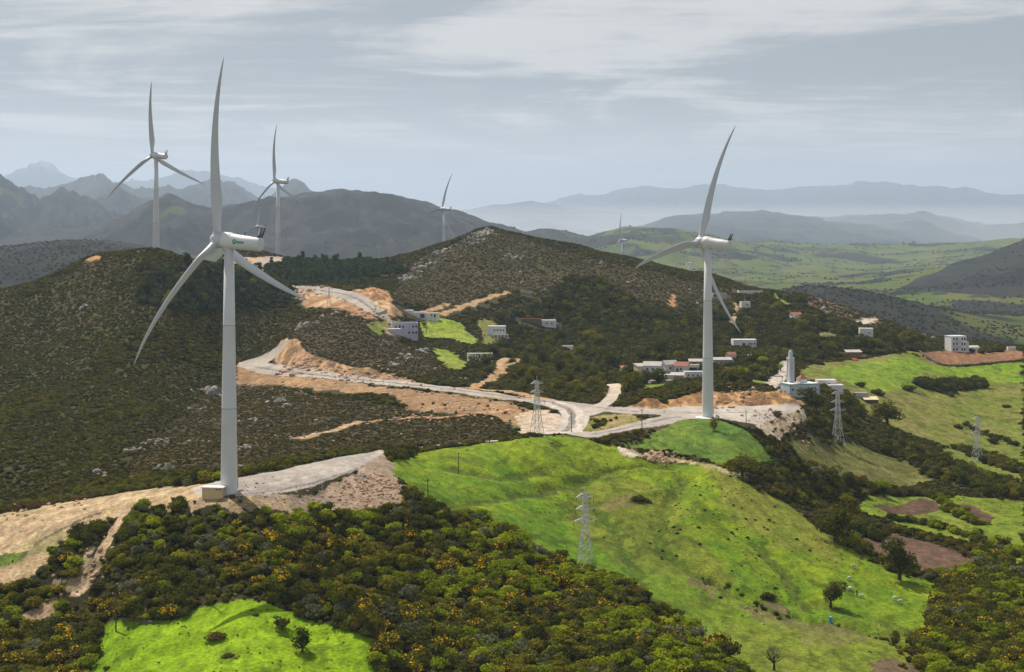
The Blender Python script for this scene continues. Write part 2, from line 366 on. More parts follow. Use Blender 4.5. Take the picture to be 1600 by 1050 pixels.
# looser ground on the hills
paint([(600,470),(640,415),(740,365),(800,365),(950,410),(1130,445),(1150,500),(1000,480),(860,440),(760,445),(700,480)], 0, (.046,.041,.017), (.078,.063,.028), dens=.97, dmin=1000)
paint([(1280,470),(1350,490),(1380,505),(1370,515),(1330,520),(1260,490),(1250,470)], 0, (.11,.08,.055), (.18,.125,.09), dens=.5, dmin=1000)
paint([(200,720),(330,600),(380,600),(640,640),(800,665),(745,690),(600,700),(400,730),(200,765)], 0, (.042,.037,.018), (.074,.058,.030), dens=.97, dmin=510, dmax=900)
paint([(440,500),(520,480),(600,520),(690,560),(700,580),(640,590),(540,565),(470,545)], 0, (.042,.036,.020), (.074,.057,.032), dens=.97, dmin=780, dmax=1000)
paint([(0,560),(200,500),(380,500),(380,560),(250,640),(150,760),(0,770)], 0, (.034,.038,.012), (.060,.058,.018), dens=.97, dmin=500)
# big meadows below the ridge
GF = world = paint([(598,737),(603,724),(650,712),(700,698),(745,693),(800,688),(840,683),(880,681),(920,685),(960,697),(985,707),(1000,714),(1060,724),(1110,726),(1150,748),(1200,772),(1250,803),(1300,842),(1340,866),(1400,886),(1440,905),(1475,905),(1460,940),(1450,985),(1480,1000),(1530,1130),(1190,1130),(1160,1012),(1100,985),(1040,955),(1000,930),(960,905),(930,893),(900,888),(860,868),(800,835),(740,805),(700,797),(660,777),(635,755)], 1, G1, G2, warp=.8)
paint([(900,760),(980,740),(1040,760),(1080,830),(1150,900),(1120,930),(1000,900),(920,850),(880,800)], 1, (.115,.155,.014), (.165,.195,.02), warp=4)
paint([(1120,735),(1200,772),(1250,803),(1300,842),(1340,866),(1290,880),(1200,850),(1130,790)], 1, (.125,.175,.014), (.175,.195,.026), warp=4)
paint([(940,900),(1080,905),(1150,925),(1300,965),(1450,990),(1500,1055),(1180,1055),(1090,980),(1000,925)], 1, (.115,.185,.011), (.165,.20,.022), warp=3)
paint([(1065,900),(1105,908),(1130,922),(1100,925),(1070,912)], 2, (.15,.13,.05), (.13,.15,.025), warp=2)
paint([(1150,945),(1200,940),(1240,960),(1290,975),(1340,985),(1390,1010),(1320,1000),(1260,990),(1200,975)], 2, (.12,.10,.05), (.16,.19,.03), warp=2.0, dens=.12)
paint([(1245,990),(1300,990),(1330,1000),(1300,1015),(1260,1010)], 2, (.17,.13,.07), (.15,.19,.02), warp=2)
paint([(1360,1035),(1400,1030),(1440,1040),(1450,1055),(1350,1055)], 2, (.13,.09,.05), (.16,.12,.07), warp=1)
paint([(960,770),(1000,780),(990,790),(940,800),(930,790)], 1, (.13,.13,.03), (.18,.17,.05), warp=2)
paint([(1405,1000),(1500,990),(1600,1000),(1600,1055),(1440,1055)], 0, (.08,.09,.02), (.15,.16,.03), dens=.9)
# folds, terraces and creases in the meadow, lines painted darker green
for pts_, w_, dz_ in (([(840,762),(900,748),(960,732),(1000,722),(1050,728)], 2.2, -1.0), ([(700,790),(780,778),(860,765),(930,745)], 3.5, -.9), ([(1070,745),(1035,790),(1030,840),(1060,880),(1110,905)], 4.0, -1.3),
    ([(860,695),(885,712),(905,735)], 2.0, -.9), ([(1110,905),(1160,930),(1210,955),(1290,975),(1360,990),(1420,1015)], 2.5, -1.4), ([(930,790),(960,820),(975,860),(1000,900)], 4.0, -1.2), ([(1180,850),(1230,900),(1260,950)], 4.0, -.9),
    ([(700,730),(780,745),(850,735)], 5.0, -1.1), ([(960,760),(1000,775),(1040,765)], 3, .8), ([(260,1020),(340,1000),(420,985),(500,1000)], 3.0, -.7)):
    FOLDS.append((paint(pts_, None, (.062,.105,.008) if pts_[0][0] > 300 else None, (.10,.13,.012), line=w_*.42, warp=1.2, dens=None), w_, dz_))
# foreground meadow
paint([(140,1130),(141,1000),(150,990),(165,975),(197,967),(233,966),(273,970),(293,958),(330,944),(383,935),(433,947),(493,970),(540,984),(590,1000),(592,1130)], 1, (.14,.265,.005), (.20,.325,.007), warp=.35)
# second meadow
paint([(968,697),(1000,690),(1030,671),(1060,656),(1100,653),(1128,657),(1160,670),(1190,697),(1243,737),(1232,743),(1180,740),(1130,729),(1090,713),(1040,706)], 1, (.085,.165,.022), (.13,.20,.025), warp=.5)
# village meadows
paint([(1250,580),(1280,567),(1340,562),(1420,552),(1450,562),(1475,575),(1600,563),(1600,735),(1560,722),(1500,702),(1440,690),(1400,668),(1360,650),(1330,615),(1290,600),(1255,592)], 1, (.125,.165,.018), (.195,.185,.05), warp=1.5, dmin=700)
paint([(1290,580),(1340,568),(1430,560),(1450,572),(1600,566),(1600,600),(1440,585),(1420,610),(1340,608)], 1, (.135,.235,.012), (.19,.27,.025), warp=3, dmin=700)
paint([(1230,690),(1290,680),(1350,700),(1420,725),(1465,752),(1400,768),(1330,758),(1280,742),(1245,715)], 1, (.115,.125,.028), (.19,.175,.06), warp=2, dmin=560)
paint([(1345,775),(1370,765),(1430,772),(1470,782),(1500,775),(1600,785),(1600,855),(1540,850),(1450,835),(1380,815),(1350,800)], 1, (.135,.195,.015), (.19,.215,.03), warp=1, dmin=500)
paint([(1480,690),(1600,735),(1600,770),(1540,745),(1470,720)], 1, (.12,.165,.015), (.17,.18,.04), warp=1, dmin=600)
paint([(1560,870),(1600,870),(1600,905),(1580,895)], 1, (.2,.26,.02), None, dmin=400)
for pl in ([(1335,838),(1380,830),(1430,841),(1500,862),(1542,884),(1500,897),(1440,900),(1400,882),(1360,862)],
           [(1358,787),(1400,794),(1440,779),(1462,783),(1475,797),(1440,808),(1390,805)],
           [(1485,786),(1520,789),(1557,811),(1543,823),(1508,812),(1492,797)]):
    paint(pl, 4, PLO, PLO2, warp=.5, dmin=450)
paint([(1430,553),(1500,547),(1600,548),(1600,560),(1500,571),(1472,572),(1445,562)], 4, (.20,.105,.055), (.27,.15,.085), warp=.6, dmin=900)
paint([(1395,548),(1440,553),(1475,572),(1440,556)], 1, (.14,.17,.03), OCH, dmin=900)
# hill meadows
paint([(655,503),(690,497),(720,505),(732,520),(748,532),(740,541),(700,531),(662,528)], 1, (.19,.27,.02), (.26,.30,.05), dmin=900, dmax=1150, warp=1)
paint([(676,545),(700,548),(740,571),(728,582),(700,579)], 1, (.18,.27,.02), (.22,.25,.04), dmin=780, dmax=1000)
paint([(570,508),(622,496),(628,510),(590,522)], 1, (.16,.22,.03), OCH, dmin=880, dmax=1100)
paint([(745,500),(760,497),(790,520),(760,545)], 1, (.17,.2,.03), OCH, dmin=900, dmax=1150)
paint([(1205,455),(1222,470),(1240,480),(1225,482),(1205,470)], 1, (.17,.22,.03), None, dmin=1100, dmax=1500)
paint([(1165,590),(1210,600),(1195,612),(1150,600)], 1, (.12,.17,.02), (.17,.22,.03), dmin=760, dmax=950)
paint([(1000,605),(1060,598),(1040,606),(1010,612)], 1, (.17,.24,.02), None, dmin=700, dmax=800)
paint([(1275,520),(1310,522),(1300,532),(1275,530)], 1, (.2,.24,.04), None, dmin=950, dmax=1200)
paint([(905,672),(925,650),(990,645),(1000,660),(960,676)], 1, (.17,.20,.03), (.30,.23,.10), dmin=590, dmax=680)
paint([(790,655),(805,650),(815,665),(800,676)], 1, (.11,.16,.03), None, dmin=580, dmax=700)
# bare earth, cuts and fills
paint([(372,568),(400,580),(500,592),(600,606),(700,616),(800,628),(840,645),(815,672),(770,652),(700,648),(640,642),(620,622),(560,612),(500,610),(450,603),(370,598)], 2, DIRT2, (.34,.22,.12), warp=2.0, dmin=600, dmax=900, dens=.09)
paint([(433,575),(428,552),(438,534),(462,530),(478,548),(520,563),(560,573),(620,586),(655,600),(600,600),(520,590),(460,583)], 6, (.42,.27,.14), (.30,.19,.11), warp=.8, dmin=780, dmax=920)
paint([(640,600),(700,603),(800,618),(850,628),(800,626),(700,612)], 2, (.42,.30,.17), (.3,.24,.12), dmin=700, dmax=800, warp=1)
paint([(805,652),(840,637),(880,650),(893,676),(850,682),(812,678)], 2, PALE, (.50,.38,.27), warp=1, dmin=585, dmax=680)
paint([(543,455),(580,446),(606,450),(612,472),(630,492),(600,494),(580,470)], 6, ORG, (.55,.38,.22), warp=1, dmin=940, dmax=1150)
paint([(462,452),(520,462),(565,480),(592,500),(565,497),(530,482),(480,482)], 2, (.50,.37,.24), ORG2, warp=1.5, dmin=940, dmax=1150)
paint([(975,640),(1010,627),(1040,633),(1060,620),(1100,611),(1180,610),(1235,620),(1258,633),(1240,638),(1100,637),(1000,643)], 6, (.46,.27,.12), ORG2, warp=1.2, dmin=645, dmax=725)
paint([(600,512),(650,517),(640,528),(605,522)], 2, (.4,.27,.17), None, dmin=930, dmax=1060)
paint([(1180,660),(1230,640),(1262,640),(1275,655),(1240,660),(1215,690),(1190,690),(1183,670)], 2, (.46,.38,.30), (.25,.2,.11), warp=1.5, dmin=600, dmax=680, dens=.25)
paint([(374,776),(440,772),(480,780),(560,732),(603,702),(618,745),(640,787),(560,803),(500,800),(430,795)], 2, (.34,.25,.18), (.26,.21,.165), warp=1.2, dens=.02, dmax=520)
paint([(200,780),(330,778),(450,783),(440,797),(300,795),(230,797)], 2, (.36,.26,.17), (.25,.2,.09), warp=1.5, dens=.3, dmax=480)
paint([(-50,815),(0,804),(60,789),(150,778),(200,768),(330,755),(355,775),(300,786),(210,793),(150,822),(120,832),(90,857),(75,885),(30,913),(-50,930)], 2, DIRT, (.44,.34,.19), warp=.8, dmax=520)
paint([(0,870),(30,855),(60,840),(110,825),(135,815),(95,850),(60,870),(20,890)], 2, (.40,.31,.17), (.19,.2,.06), warp=1.5, dmax=520)
paint([(0,870),(40,862),(30,880),(0,888)], 1, (.12,.18,.03), None, warp=1, dmax=520)
paint([(193,798),(180,825),(166,850),(152,880),(148,900),(118,925)], 5, DIRT, (.50,.36,.24), line=1.2, warp=.5, dmax=520)
paint([(150,850),(160,880),(120,915),(95,930),(85,915),(120,880)], 2, (.38,.30,.2), (.15,.13,.06), warp=1.5, dens=.4, dmax=520)
paint([(40,955),(85,930),(95,950),(60,975),(20,985)], 2, (.33,.24,.14), (.2,.13,.09), warp=1.2, dens=.4, dmax=520)
paint([(130,400),(150,396),(160,404),(140,410)], 2, ORG, None, dmin=950, dmax=1150)
paint([(290,400),(330,404),(332,412),(300,410)], 2, ORG, None, dmin=950, dmax=1150)
paint([(345,404),(400,402),(445,401),(455,406),(440,410),(420,412),(400,425),(385,420),(345,411)], 2, ORG, (.55,.42,.32), dmin=1150, dmax=1450, warp=1)
# tracks
TR = dict(cls=5, warp=.4)
paint([(468,685),(500,677),(530,671),(560,660),(600,655),(640,653),(690,655),(740,648),(800,640)], 5, ORG, DIRT, line=1.7, dmin=560, dmax=760)
paint([(640,602),(690,604),(740,606),(800,613),(860,624)], 5, DIRT, ORG, line=3.0, dmin=650, dmax=820)
paint([(735,606),(755,598),(775,588),(787,574),(780,565),(788,560)], 5, ORG, DIRT, line=2.6, dmin=700, dmax=1000)
paint([(786,575),(800,568),(815,560)], 5, ORG, DIRT, line=1.6, dmin=700, dmax=1000)
paint([(690,489),(720,480),(745,470),(770,463),(795,456)], 5, ORG, DIRT, line=2.3, dmin=1000, dmax=1300)
paint([(655,490),(672,484),(685,480),(700,474)], 5, ORG, DIRT, line=2.0, dmin=1000, dmax=1300)
paint([(1053,462),(1056,470),(1048,480)], 5, ORG, None, line=1.4, dmin=1000)
paint([(1148,474),(1152,484),(1146,497),(1142,508)], 5, DIRT, None, line=1.8, dmin=1000)
paint([(1120,530),(1135,540),(1150,543),(1185,542)], 5, DIRT, None, line=1.8, dmin=850)
paint([(1190,606),(1210,598),(1222,585),(1226,572),(1228,565)], 5, (.5,.44,.38), None, line=3.2, dmin=740, dmax=1050)
paint([(1250,548),(1280,552),(1300,548)], 5, (.5,.42,.34), None, line=2, dmin=900)
paint([(1345,506),(1365,500),(1385,499),(1395,496)], 5, (.55,.47,.38), None, line=3, dmin=1100, dmax=1400)
paint([(860,530),(880,545),(920,560),(940,575)], 5, ORG, None, line=1.0, dmin=800)
paint([(985,706),(1010,710),(1100,726),(1160,748)], 5, (.42,.34,.2), (.3,.27,.12), line=1.6, dmin=500, dmax=600)
paint([(962,698),(980,703),(1000,711),(985,713),(970,707)], 2, (.55,.47,.38), None, warp=.3, dmin=540, dmax=600)
# roads and crane pads
RD = dict(warp=.35)
paint([(372,777),(345,764),(345,752),(430,736),(520,716),(601,702),(596,711),(562,730),(520,748),(480,764),(430,772)], 3, ROAD, ROAD2, dmax=520, tex=.5, **RD)
paint([(300,763),(345,752),(370,770),(350,776),(305,776)], 3, (.40,.36,.33), None, dmax=520, tex=.5, **RD)
paint([(1035,640),(1075,635),(1120,633),(1180,633),(1215,634),(1250,634),(1258,641),(1215,650),(1190,662),(1176,664),(1150,658),(1115,653),(1060,653),(1035,655)], 3, ROAD2, (.43,.385,.345), dmin=590, dmax=690, tex=.5, **RD)
paint([(1050,645),(1000,643),(950,640),(905,634),(860,628),(810,622),(760,615),(700,607.5),(650,602),(600,597),(540,590.5),(480,584),(430,578),(400,572)], 3, ROAD, ROAD2, line=7.8, dmin=600, dmax=900, tex=.5, **RD)
paint([(425,577),(400,573),(386,569),(392,564),(410,560),(430,556)], 3, ROAD, ROAD2, line=7.5, dmin=780, dmax=960, tex=.5, **RD)
paint([(865,629),(890,638),(903,648),(900,662),(885,674),(868,680)], 3, ROAD2, (.55,.5,.44), line=5.0, dmin=585, dmax=700, tex=.5, **RD)
paint([(870,630),(960,642),(920,650),(895,650)], 3, ROAD2, None, dmin=600, dmax=700, tex=.5, **RD)
paint([(1060,651),(1030,657),(1000,664),(960,673),(925,679),(900,680)], 3, ROAD, ROAD2, line=6.0, dmin=585, dmax=660, tex=.5, **RD)
paint([(925,640),(945,633),(957,622),(966,611),(966,603),(957,600)], 3, ROAD2, (.5,.42,.33), line=3.0, dmin=640, dmax=860, tex=.5, **RD)
paint([(594,492),(580,480),(565,470),(548,461),(525,456),(500,453),(468,449)], 3, ROAD, ROAD2, line=7.5, dmin=940, dmax=1180, tex=.5, **RD)
paint([(455,404),(430,405),(405,408),(398,415),(400,425)], 3, ROAD2, None, line=4.5, dmin=1150, dmax=1450, tex=.5, **RD)
paint([(640,700),(690,694),(740,691),(770,689)], 3, ROAD2, None, line=2.2, dmin=540, dmax=600, tex=.5, **RD)
for pts_, a_, b_, kk_ in (([(400,573),(430,578.5),(480,584),(540,590.5),(600,597),(650,602),(700,607.5),(760,615),(810,622),(860,628)], 600, 900, (.20,.185,.175)),
    ([(862,629),(888,638),(900,648),(897,662),(882,674)], 585, 700, (.22,.20,.185)), ([(872,628),(900,637),(912,648),(908,662),(893,676)], 585, 700, (.46,.41,.36)), ([(880,628),(925,636),(1000,644),(1060,646),(1180,644)], 590, 700, (.28,.26,.24)),
    ([(1060,651),(1030,656.5),(1000,663.5),(960,672.5),(925,679)], 585, 660, (.23,.215,.205)), ([(592,492),(565,470),(545,460),(500,454),(470,450)], 940, 1180, (.20,.19,.18))):
    paint(pts_, None, kk_, None, line=1.3, dmin=a_, dmax=b_, warp=.3, dens=None)
paint([(372,768),(430,755),(500,740),(560,722),(598,706)], None, (.36,.33,.30), None, line=1.0, dmax=520, warp=.3, dens=None)
paint([(380,774),(440,765),(500,752),(560,731)], None, (.20,.19,.18), None, line=.5, dmax=520, warp=.3, dens=None)
paint([(-30,880),(40,845),(100,810),(170,790),(260,772)], None, (.52,.40,.26), None, line=1.0, dmax=520, warp=.3, dens=None)
paint([(-30,860),(30,828),(90,800),(170,782),(260,768)], None, (.52,.40,.26), None, line=1.0, dmax=520, warp=.3, dens=None)
paint([(60,850),(100,825),(135,808),(160,800)], None, (.16,.12,.09), None, line=.8, dmax=520, warp=.6, dens=None)
# ------------------------------------------------------------------ far country (beyond 1.4 km): woods, scrub and pasture
far = YY > 1450
fn1 = fbm(XX/420, YY/900, 5, 41); fn2 = fbm(XX/110, YY/260, 4, 42); fn3 = fbm(XX/28, YY/90, 3, 43)
wood = mixc((.020, .025, .022), (.066, .064, .050), sstep(.35, .65, fn2*.5+fn3*.5))  # woods greyed towards blue, a little haze put into their colour
past = mixc((.17, .27, .025), (.28, .31, .055), sstep(.3, .7, fn2))
PXc = 800+F*U[None]+0*YY
right = sstep(850, 1000, PXc)*sstep(2700, 3300, YY)*(1-sstep(9900, 10600, YY))
dark = ((PXc > 1400+(ROW-378)*0) & (YY < 4700) & (YY > 2700) & (ROW < 465-(1600-PXc)*.05) & (PXc > 1600-(ROW-372)*2.6))
hedge = sstep(.61, .66, fbm(XX/260, YY/420, 4, 44)) + sstep(.62, .67, fbm(XX/900+9, YY/160, 4, 45))*.8 + sstep(.66, .7, fbm(XX/40, YY/80, 3, 46))*.9
pm = right*(1-np.clip(hedge, 0, 1))*sstep(.36, .44, fn1+.05)
pm = np.where(dark, 0, pm)
strip = (YY > 1500) & (YY < 2750)
pm = np.where(strip, sstep(.46, .60, fn1*.4+fn2*.6+(PXc-1530)/700)*.75, pm)
lp = sstep(.70, .73, fbm(XX/260, YY/600, 4, 47))*(1-right)*(YY > 2500)*.5*(YY < 9000)
pm = np.clip(pm+lp*(PXc < 1000), 0, 1)
fc = wood*(1-pm[..., None])+past*pm[..., None]
bare = sstep(.60, .72, fn3*.6+fn1*.4)*.5*(YY > 5000)
fc = fc*(1-bare[..., None])+np.array((.16, .15, .13))*bare[..., None]
snow = (YY > 31000) & (YY < 34500) & (H0 > 780) & (PXc < 200) & (fbm(XX/900, YY/900, 4, 48) > .47)
fc[snow] = (.42, .44, .47)
RGB[far] = fc[far]; CLS[far] = 7
# ------------------------------------------------------------------ small relief
amp = np.select([CLS == 0, CLS == 1, CLS == 2, CLS == 3, CLS == 4, CLS == 6], [1.0, .35, .45, .02, .3, 1.2], .15)
def blur(a, k=2):
    for _ in range(k):
        a = a.copy(); a[1:-1] = (a[:-2]+2*a[1:-1]+a[2:])/4; a[:, 1:-1] = (a[:, :-2]+2*a[:, 1:-1]+a[:, 2:])/4
    return a
amp = blur(amp, 4)
near = (YY < 2700)
H1 = H0+np.where(near, amp*((ridged(XX/75, YY/110, 3, 25)-.62)*7*sstep(950, 1200, YY)*(1-.7*sstep(1500, 1900, YY))+(fbm(XX/30, YY/30, 3, 21)-.5)*3.8*sstep(250, 700, YY)+(fbm(XX/7, YY/7, 3, 22)-.5)*1.1), 0)
rockh = blur(((CLS == 6)*1.0), 1)*(ridged(XX/6, YY/9, 3, 23)-.5)*1.6
H1 = H1+np.where(near, rockh*1.6, 0)
gul = sstep(.5, .9, ridged(XX/5, YY/22, 3, 81)); rr_ = (CLS == 6); RGB[rr_] *= (.55+.75*gul[rr_])[:, None]
H1 = H1+np.where(near & (CLS == 1), (fbm(XX/45, YY/55, 3, 82)-.5)*2.2, 0)
plo = (CLS == 4)
H1 = H1+np.where(plo & near, .09*np.sin((XX*.35+YY*.94)*2*math.pi/2.2), 0)
f2 = ~near
H1 = H1+np.where(f2, (fbm(XX/160, YY/320, 4, 24)-.5)*34*sstep(2700, 4500, YY)*(YY < 12500), 0)
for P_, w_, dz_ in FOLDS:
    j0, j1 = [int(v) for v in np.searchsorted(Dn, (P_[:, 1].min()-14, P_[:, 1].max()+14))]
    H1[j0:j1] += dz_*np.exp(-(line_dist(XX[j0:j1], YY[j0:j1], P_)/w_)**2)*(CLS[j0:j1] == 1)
# terrain meshes: one sheet cut along the land cover, sharing every border
def ground_material(far=False, road=False):
    m = bpy.data.materials.new('far_cover' if far else 'road_surface' if road else 'ground_cover'); m.use_nodes = True; t = m.node_tree; L = t.links
    b = t.nodes['Principled BSDF']; b.inputs['Roughness'].default_value = .95; b.inputs['Specular IOR Level'].default_value = .1
    at = nn(t, 'ShaderNodeAttribute', attribute_name='Col'); tc = nn(t, 'ShaderNodeTexCoord')
    def noise(sc, det, rough=.6):
        n = nn(t, 'ShaderNodeTexNoise'); n.inputs['Scale'].default_value = sc; n.inputs['Detail'].default_value = det
        n.inputs['Roughness'].default_value = rough; L.new(tc.outputs['Object'], n.inputs['Vector']); return n.outputs['Fac']
    a = noise(.045 if far else 1.1, 8 if far else 5, .75 if far else .7); c = noise(.006 if far else .18, 4)
    def mp(v, lo, hi):
        r = nn(t, 'ShaderNodeMapRange'); r.inputs[1].default_value = .3; r.inputs[2].default_value = 14 if far else .7
        r.inputs[3].default_value = lo; r.inputs[4].default_value = hi; L.new(v, r.inputs[0]); return r.outputs[0]
    mu = nn(t, 'ShaderNodeMath', operation='MULTIPLY'); L.new(mp(a, .80 if road else .50, 1.18 if road else 1.45), mu.inputs[0]); L.new(mp(c, .88, 1.12), mu.inputs[1])
    vm = nn(t, 'ShaderNodeVectorMath', operation='SCALE'); L.new(at.outputs['Color'], vm.inputs[0]); L.new(mu.outputs[0], vm.inputs['Scale'])
    L.new(vm.outputs[0], b.inputs['Base Color'])
    bp = nn(t, 'ShaderNodeBump'); bp.inputs['Strength'].default_value = .25 if road else .8; bp.inputs['Distance'].default_value = 14 if far else .7
    L.new(a, bp.inputs['Height']); L.new(bp.outputs[0], b.inputs['Normal'])
    return m
GM = ground_material(); GF_ = ground_material(True); GR_ = ground_material(road=True)
def build_ground():
    V = np.stack([XX, YY, H1+EYE], -1).reshape(-1, 3); C = np.concatenate([np.clip(RGB, 0, 1).reshape(-1, 3), np.ones((V.shape[0], 1))], 1)
    idx = np.arange(ND*NU).reshape(ND, NU)
    Q = np.stack([idx[:-1, :-1], idx[:-1, 1:], idx[1:, 1:], idx[1:, :-1]], -1).reshape(-1, 4)
    qc = CLS[:-1, :-1].reshape(-1)
    full = np_mesh('terrain', V, Q)
    nor = np.empty(len(V)*3, np.float32); full.vertices.foreach_get('normal', nor); nor = nor.reshape(-1, 3)
    bpy.data.meshes.remove(full)
    names = {0: 'ground', 1: 'meadow', 2: 'bare_earth', 3: 'road', 4: 'ploughed_field', 5: 'dirt_track', 6: 'rock_cutting', 7: 'far_hills'}
    for c, nm in names.items():
        q = Q[qc == c]
        if not len(q): continue
        u, inv = np.unique(q.ravel(), return_inverse=True)
        me = np_mesh(nm, V[u], inv.reshape(-1, 4), GF_ if c == 7 else GR_ if c == 3 else GM)
        ca = me.color_attributes.new('Col', 'FLOAT_COLOR', 'POINT'); ca.data.foreach_set('color', C[u].astype(np.float32).ravel())
        me.normals_split_custom_set_from_vertices(nor[u].tolist())
        o = bpy.data.objects.new(nm, me); COL.objects.link(o); o['kind'] = 'structure'
build_ground()
def gz(x, y): return float(h_at(x, y, H1))+EYE
def put(px, py, dmin=250, dmax=2600):
    x, y = hit(px, py, dmin, dmax); return Vector((x, y, gz(x, y)))
# ------------------------------------------------------------------ foliage
def leaf_mat(name, c1, c2, trans=.3, spot=None, spot_amt=.5):
    m = bpy.data.materials.new(name); m.use_nodes = True; t = m.node_tree; L = t.links; t.nodes.clear()
    out = nn(t, 'ShaderNodeOutputMaterial'); d = nn(t, 'ShaderNodeBsdfDiffuse'); tr = nn(t, 'ShaderNodeBsdfTranslucent'); mx = nn(t, 'ShaderNodeMixShader')
    oi = nn(t, 'ShaderNodeObjectInfo'); tc = nn(t, 'ShaderNodeTexCoord')
    n = nn(t, 'ShaderNodeTexNoise'); n.inputs['Scale'].default_value = 2.6; n.inputs['Detail'].default_value = 2; L.new(tc.outputs['Object'], n.inputs['Vector'])
    ad = nn(t, 'ShaderNodeMath', operation='ADD'); L.new(oi.outputs['Random'], ad.inputs[0]); L.new(n.outputs['Fac'], ad.inputs[1])
    r = nn(t, 'ShaderNodeMapRange'); r.inputs[1].default_value = .35; r.inputs[2].default_value = 1.3; L.new(ad.outputs[0], r.inputs[0])
    mc = nn(t, 'ShaderNodeMix', data_type='RGBA'); L.new(r.outputs[0], mc.inputs[0]); mc.inputs[6].default_value = (*c1, 1); mc.inputs[7].default_value = (*c2, 1)
    col = mc.outputs[2]
    if spot:
        g = nn(t, 'ShaderNodeNewGeometry'); rr = nn(t, 'ShaderNodeMapRange'); rr.inputs[1].default_value = 1-spot_amt-.02; rr.inputs[2].default_value = 1-spot_amt
        L.new(g.outputs['Random Per Island'], rr.inputs[0])
        m2 = nn(t, 'ShaderNodeMix', data_type='RGBA'); L.new(rr.outputs[0], m2.inputs[0]); L.new(col, m2.inputs[6]); m2.inputs[7].default_value = (*spot, 1); col = m2.outputs[2]
    L.new(col, d.inputs['Color']); L.new(col, tr.inputs['Color']); mx.inputs[0].default_value = trans
    L.new(d.outputs[0], mx.inputs[1]); L.new(tr.outputs[0], mx.inputs[2]); L.new(mx.outputs[0], out.inputs['Surface'])
    return m
def leaf_mesh(name, n, leaf, lumps, seed, mat, rx=1.0, rz=.8, zc=.45, lr=(.35, .6), core=True):
    """leaf clumps spread through several lobes; unit plant standing on z=0"""
    rg = np.random.RandomState(seed); P = []; N = []
    cs = []
    for k in range(lumps):
        a = rg.rand()*6.283; r = math.sqrt(rg.rand())*.62*rx; z = zc+(rg.rand()-.35)*rz*.75
        cs.append((r*math.cos(a), r*math.sin(a), z, rg.uniform(*lr)))
    cs.append((0, 0, zc, lr[1]*1.05))
    w = np.array([c[3]**2 for c in cs]); w /= w.sum()
    for i in range(n):
        c = cs[rg.choice(len(cs), p=w)]; d = rg.randn(3); d /= np.linalg.norm(d)+1e-9; d[2] = d[2]*.8+.15
        rad = c[3]*(.72+.38*rg.rand()); p = np.array(c[:3])+d*rad*np.array((1, 1, .8))
        if p[2] < .02: p[2] = .02+rg.rand()*.12
        P.append(p); q = d+rg.randn(3)*.55; q[2] += .25; N.append(q/np.linalg.norm(q))
    V = []; Fc = []
    for p, q in zip(P, N):
        t = np.cross(q, rg.randn(3)); t /= np.linalg.norm(t)+1e-9; b = np.cross(q, t); s = leaf*rg.uniform(.6, 1.25); k = len(V)
        V += [p-t*s*.5-b*s*.32, p+t*s*.15-b*s*.5, p+t*s*.55+b*s*.1, p-t*s*.1+b*s*.5+q*s*.12]; Fc.append((k, k+1, k+2, k+3))
    if core:
        for c in cs:
            k = len(V); rr = c[3]*.72; cz = max(c[2], rr*.6)
            for a, b_, h in ((1, 0, 0), (0, 1, 0), (-1, 0, 0), (0, -1, 0), (0, 0, .85), (0, 0, -.8)): V.append(np.array((c[0]+a*rr, c[1]+b_*rr, cz+h*rr)))
            for f in ((0,1,4),(1,2,4),(2,3,4),(3,0,4),(1,0,5),(2,1,5),(3,2,5),(0,3,5)): Fc.append(tuple(k+i for i in f))
    me = bpy.data.meshes.new(name); me.from_pydata([tuple(v) for v in V], [], Fc); me.materials.append(mat); me.update()
    return me
M_OLIVE = leaf_mat('leaves_olive', (.066, .074, .009), (.200, .190, .022), .34)
M_DARK = leaf_mat('leaves_dark', (.032, .042, .009), (.105, .112, .020), .28)
M_LIME = leaf_mat('leaves_lime', (.115, .165, .008), (.31, .36, .016), .4)
M_FOLIVE = leaf_mat('leaves_far_olive', (.048, .050, .012), (.140, .125, .028), .4); M_FDARK = leaf_mat('leaves_far_dark', (.021, .028, .009), (.075, .078, .020), .35); M_FLIME = leaf_mat('leaves_far_lime', (.055, .075, .010), (.15, .17, .02), .35)
M_BROWN = leaf_mat('leaves_brown', (.062, .052, .018), (.140, .110, .036), .32)
M_GREY = leaf_mat('leaves_grey', (.07, .08, .035), (.16, .17, .09), .25)
M_GORSE = leaf_mat('leaves_gorse', (.05, .06, .012), (.12, .12, .025), .4, spot=(.74, .49, .018), spot_amt=.26)
M_PINE = leaf_mat('leaves_pine', (.026, .046, .022), (.062, .090, .040), .3)
M_RUST = leaf_mat('leaves_rust', (.09, .045, .03), (.17, .09, .06), .2)

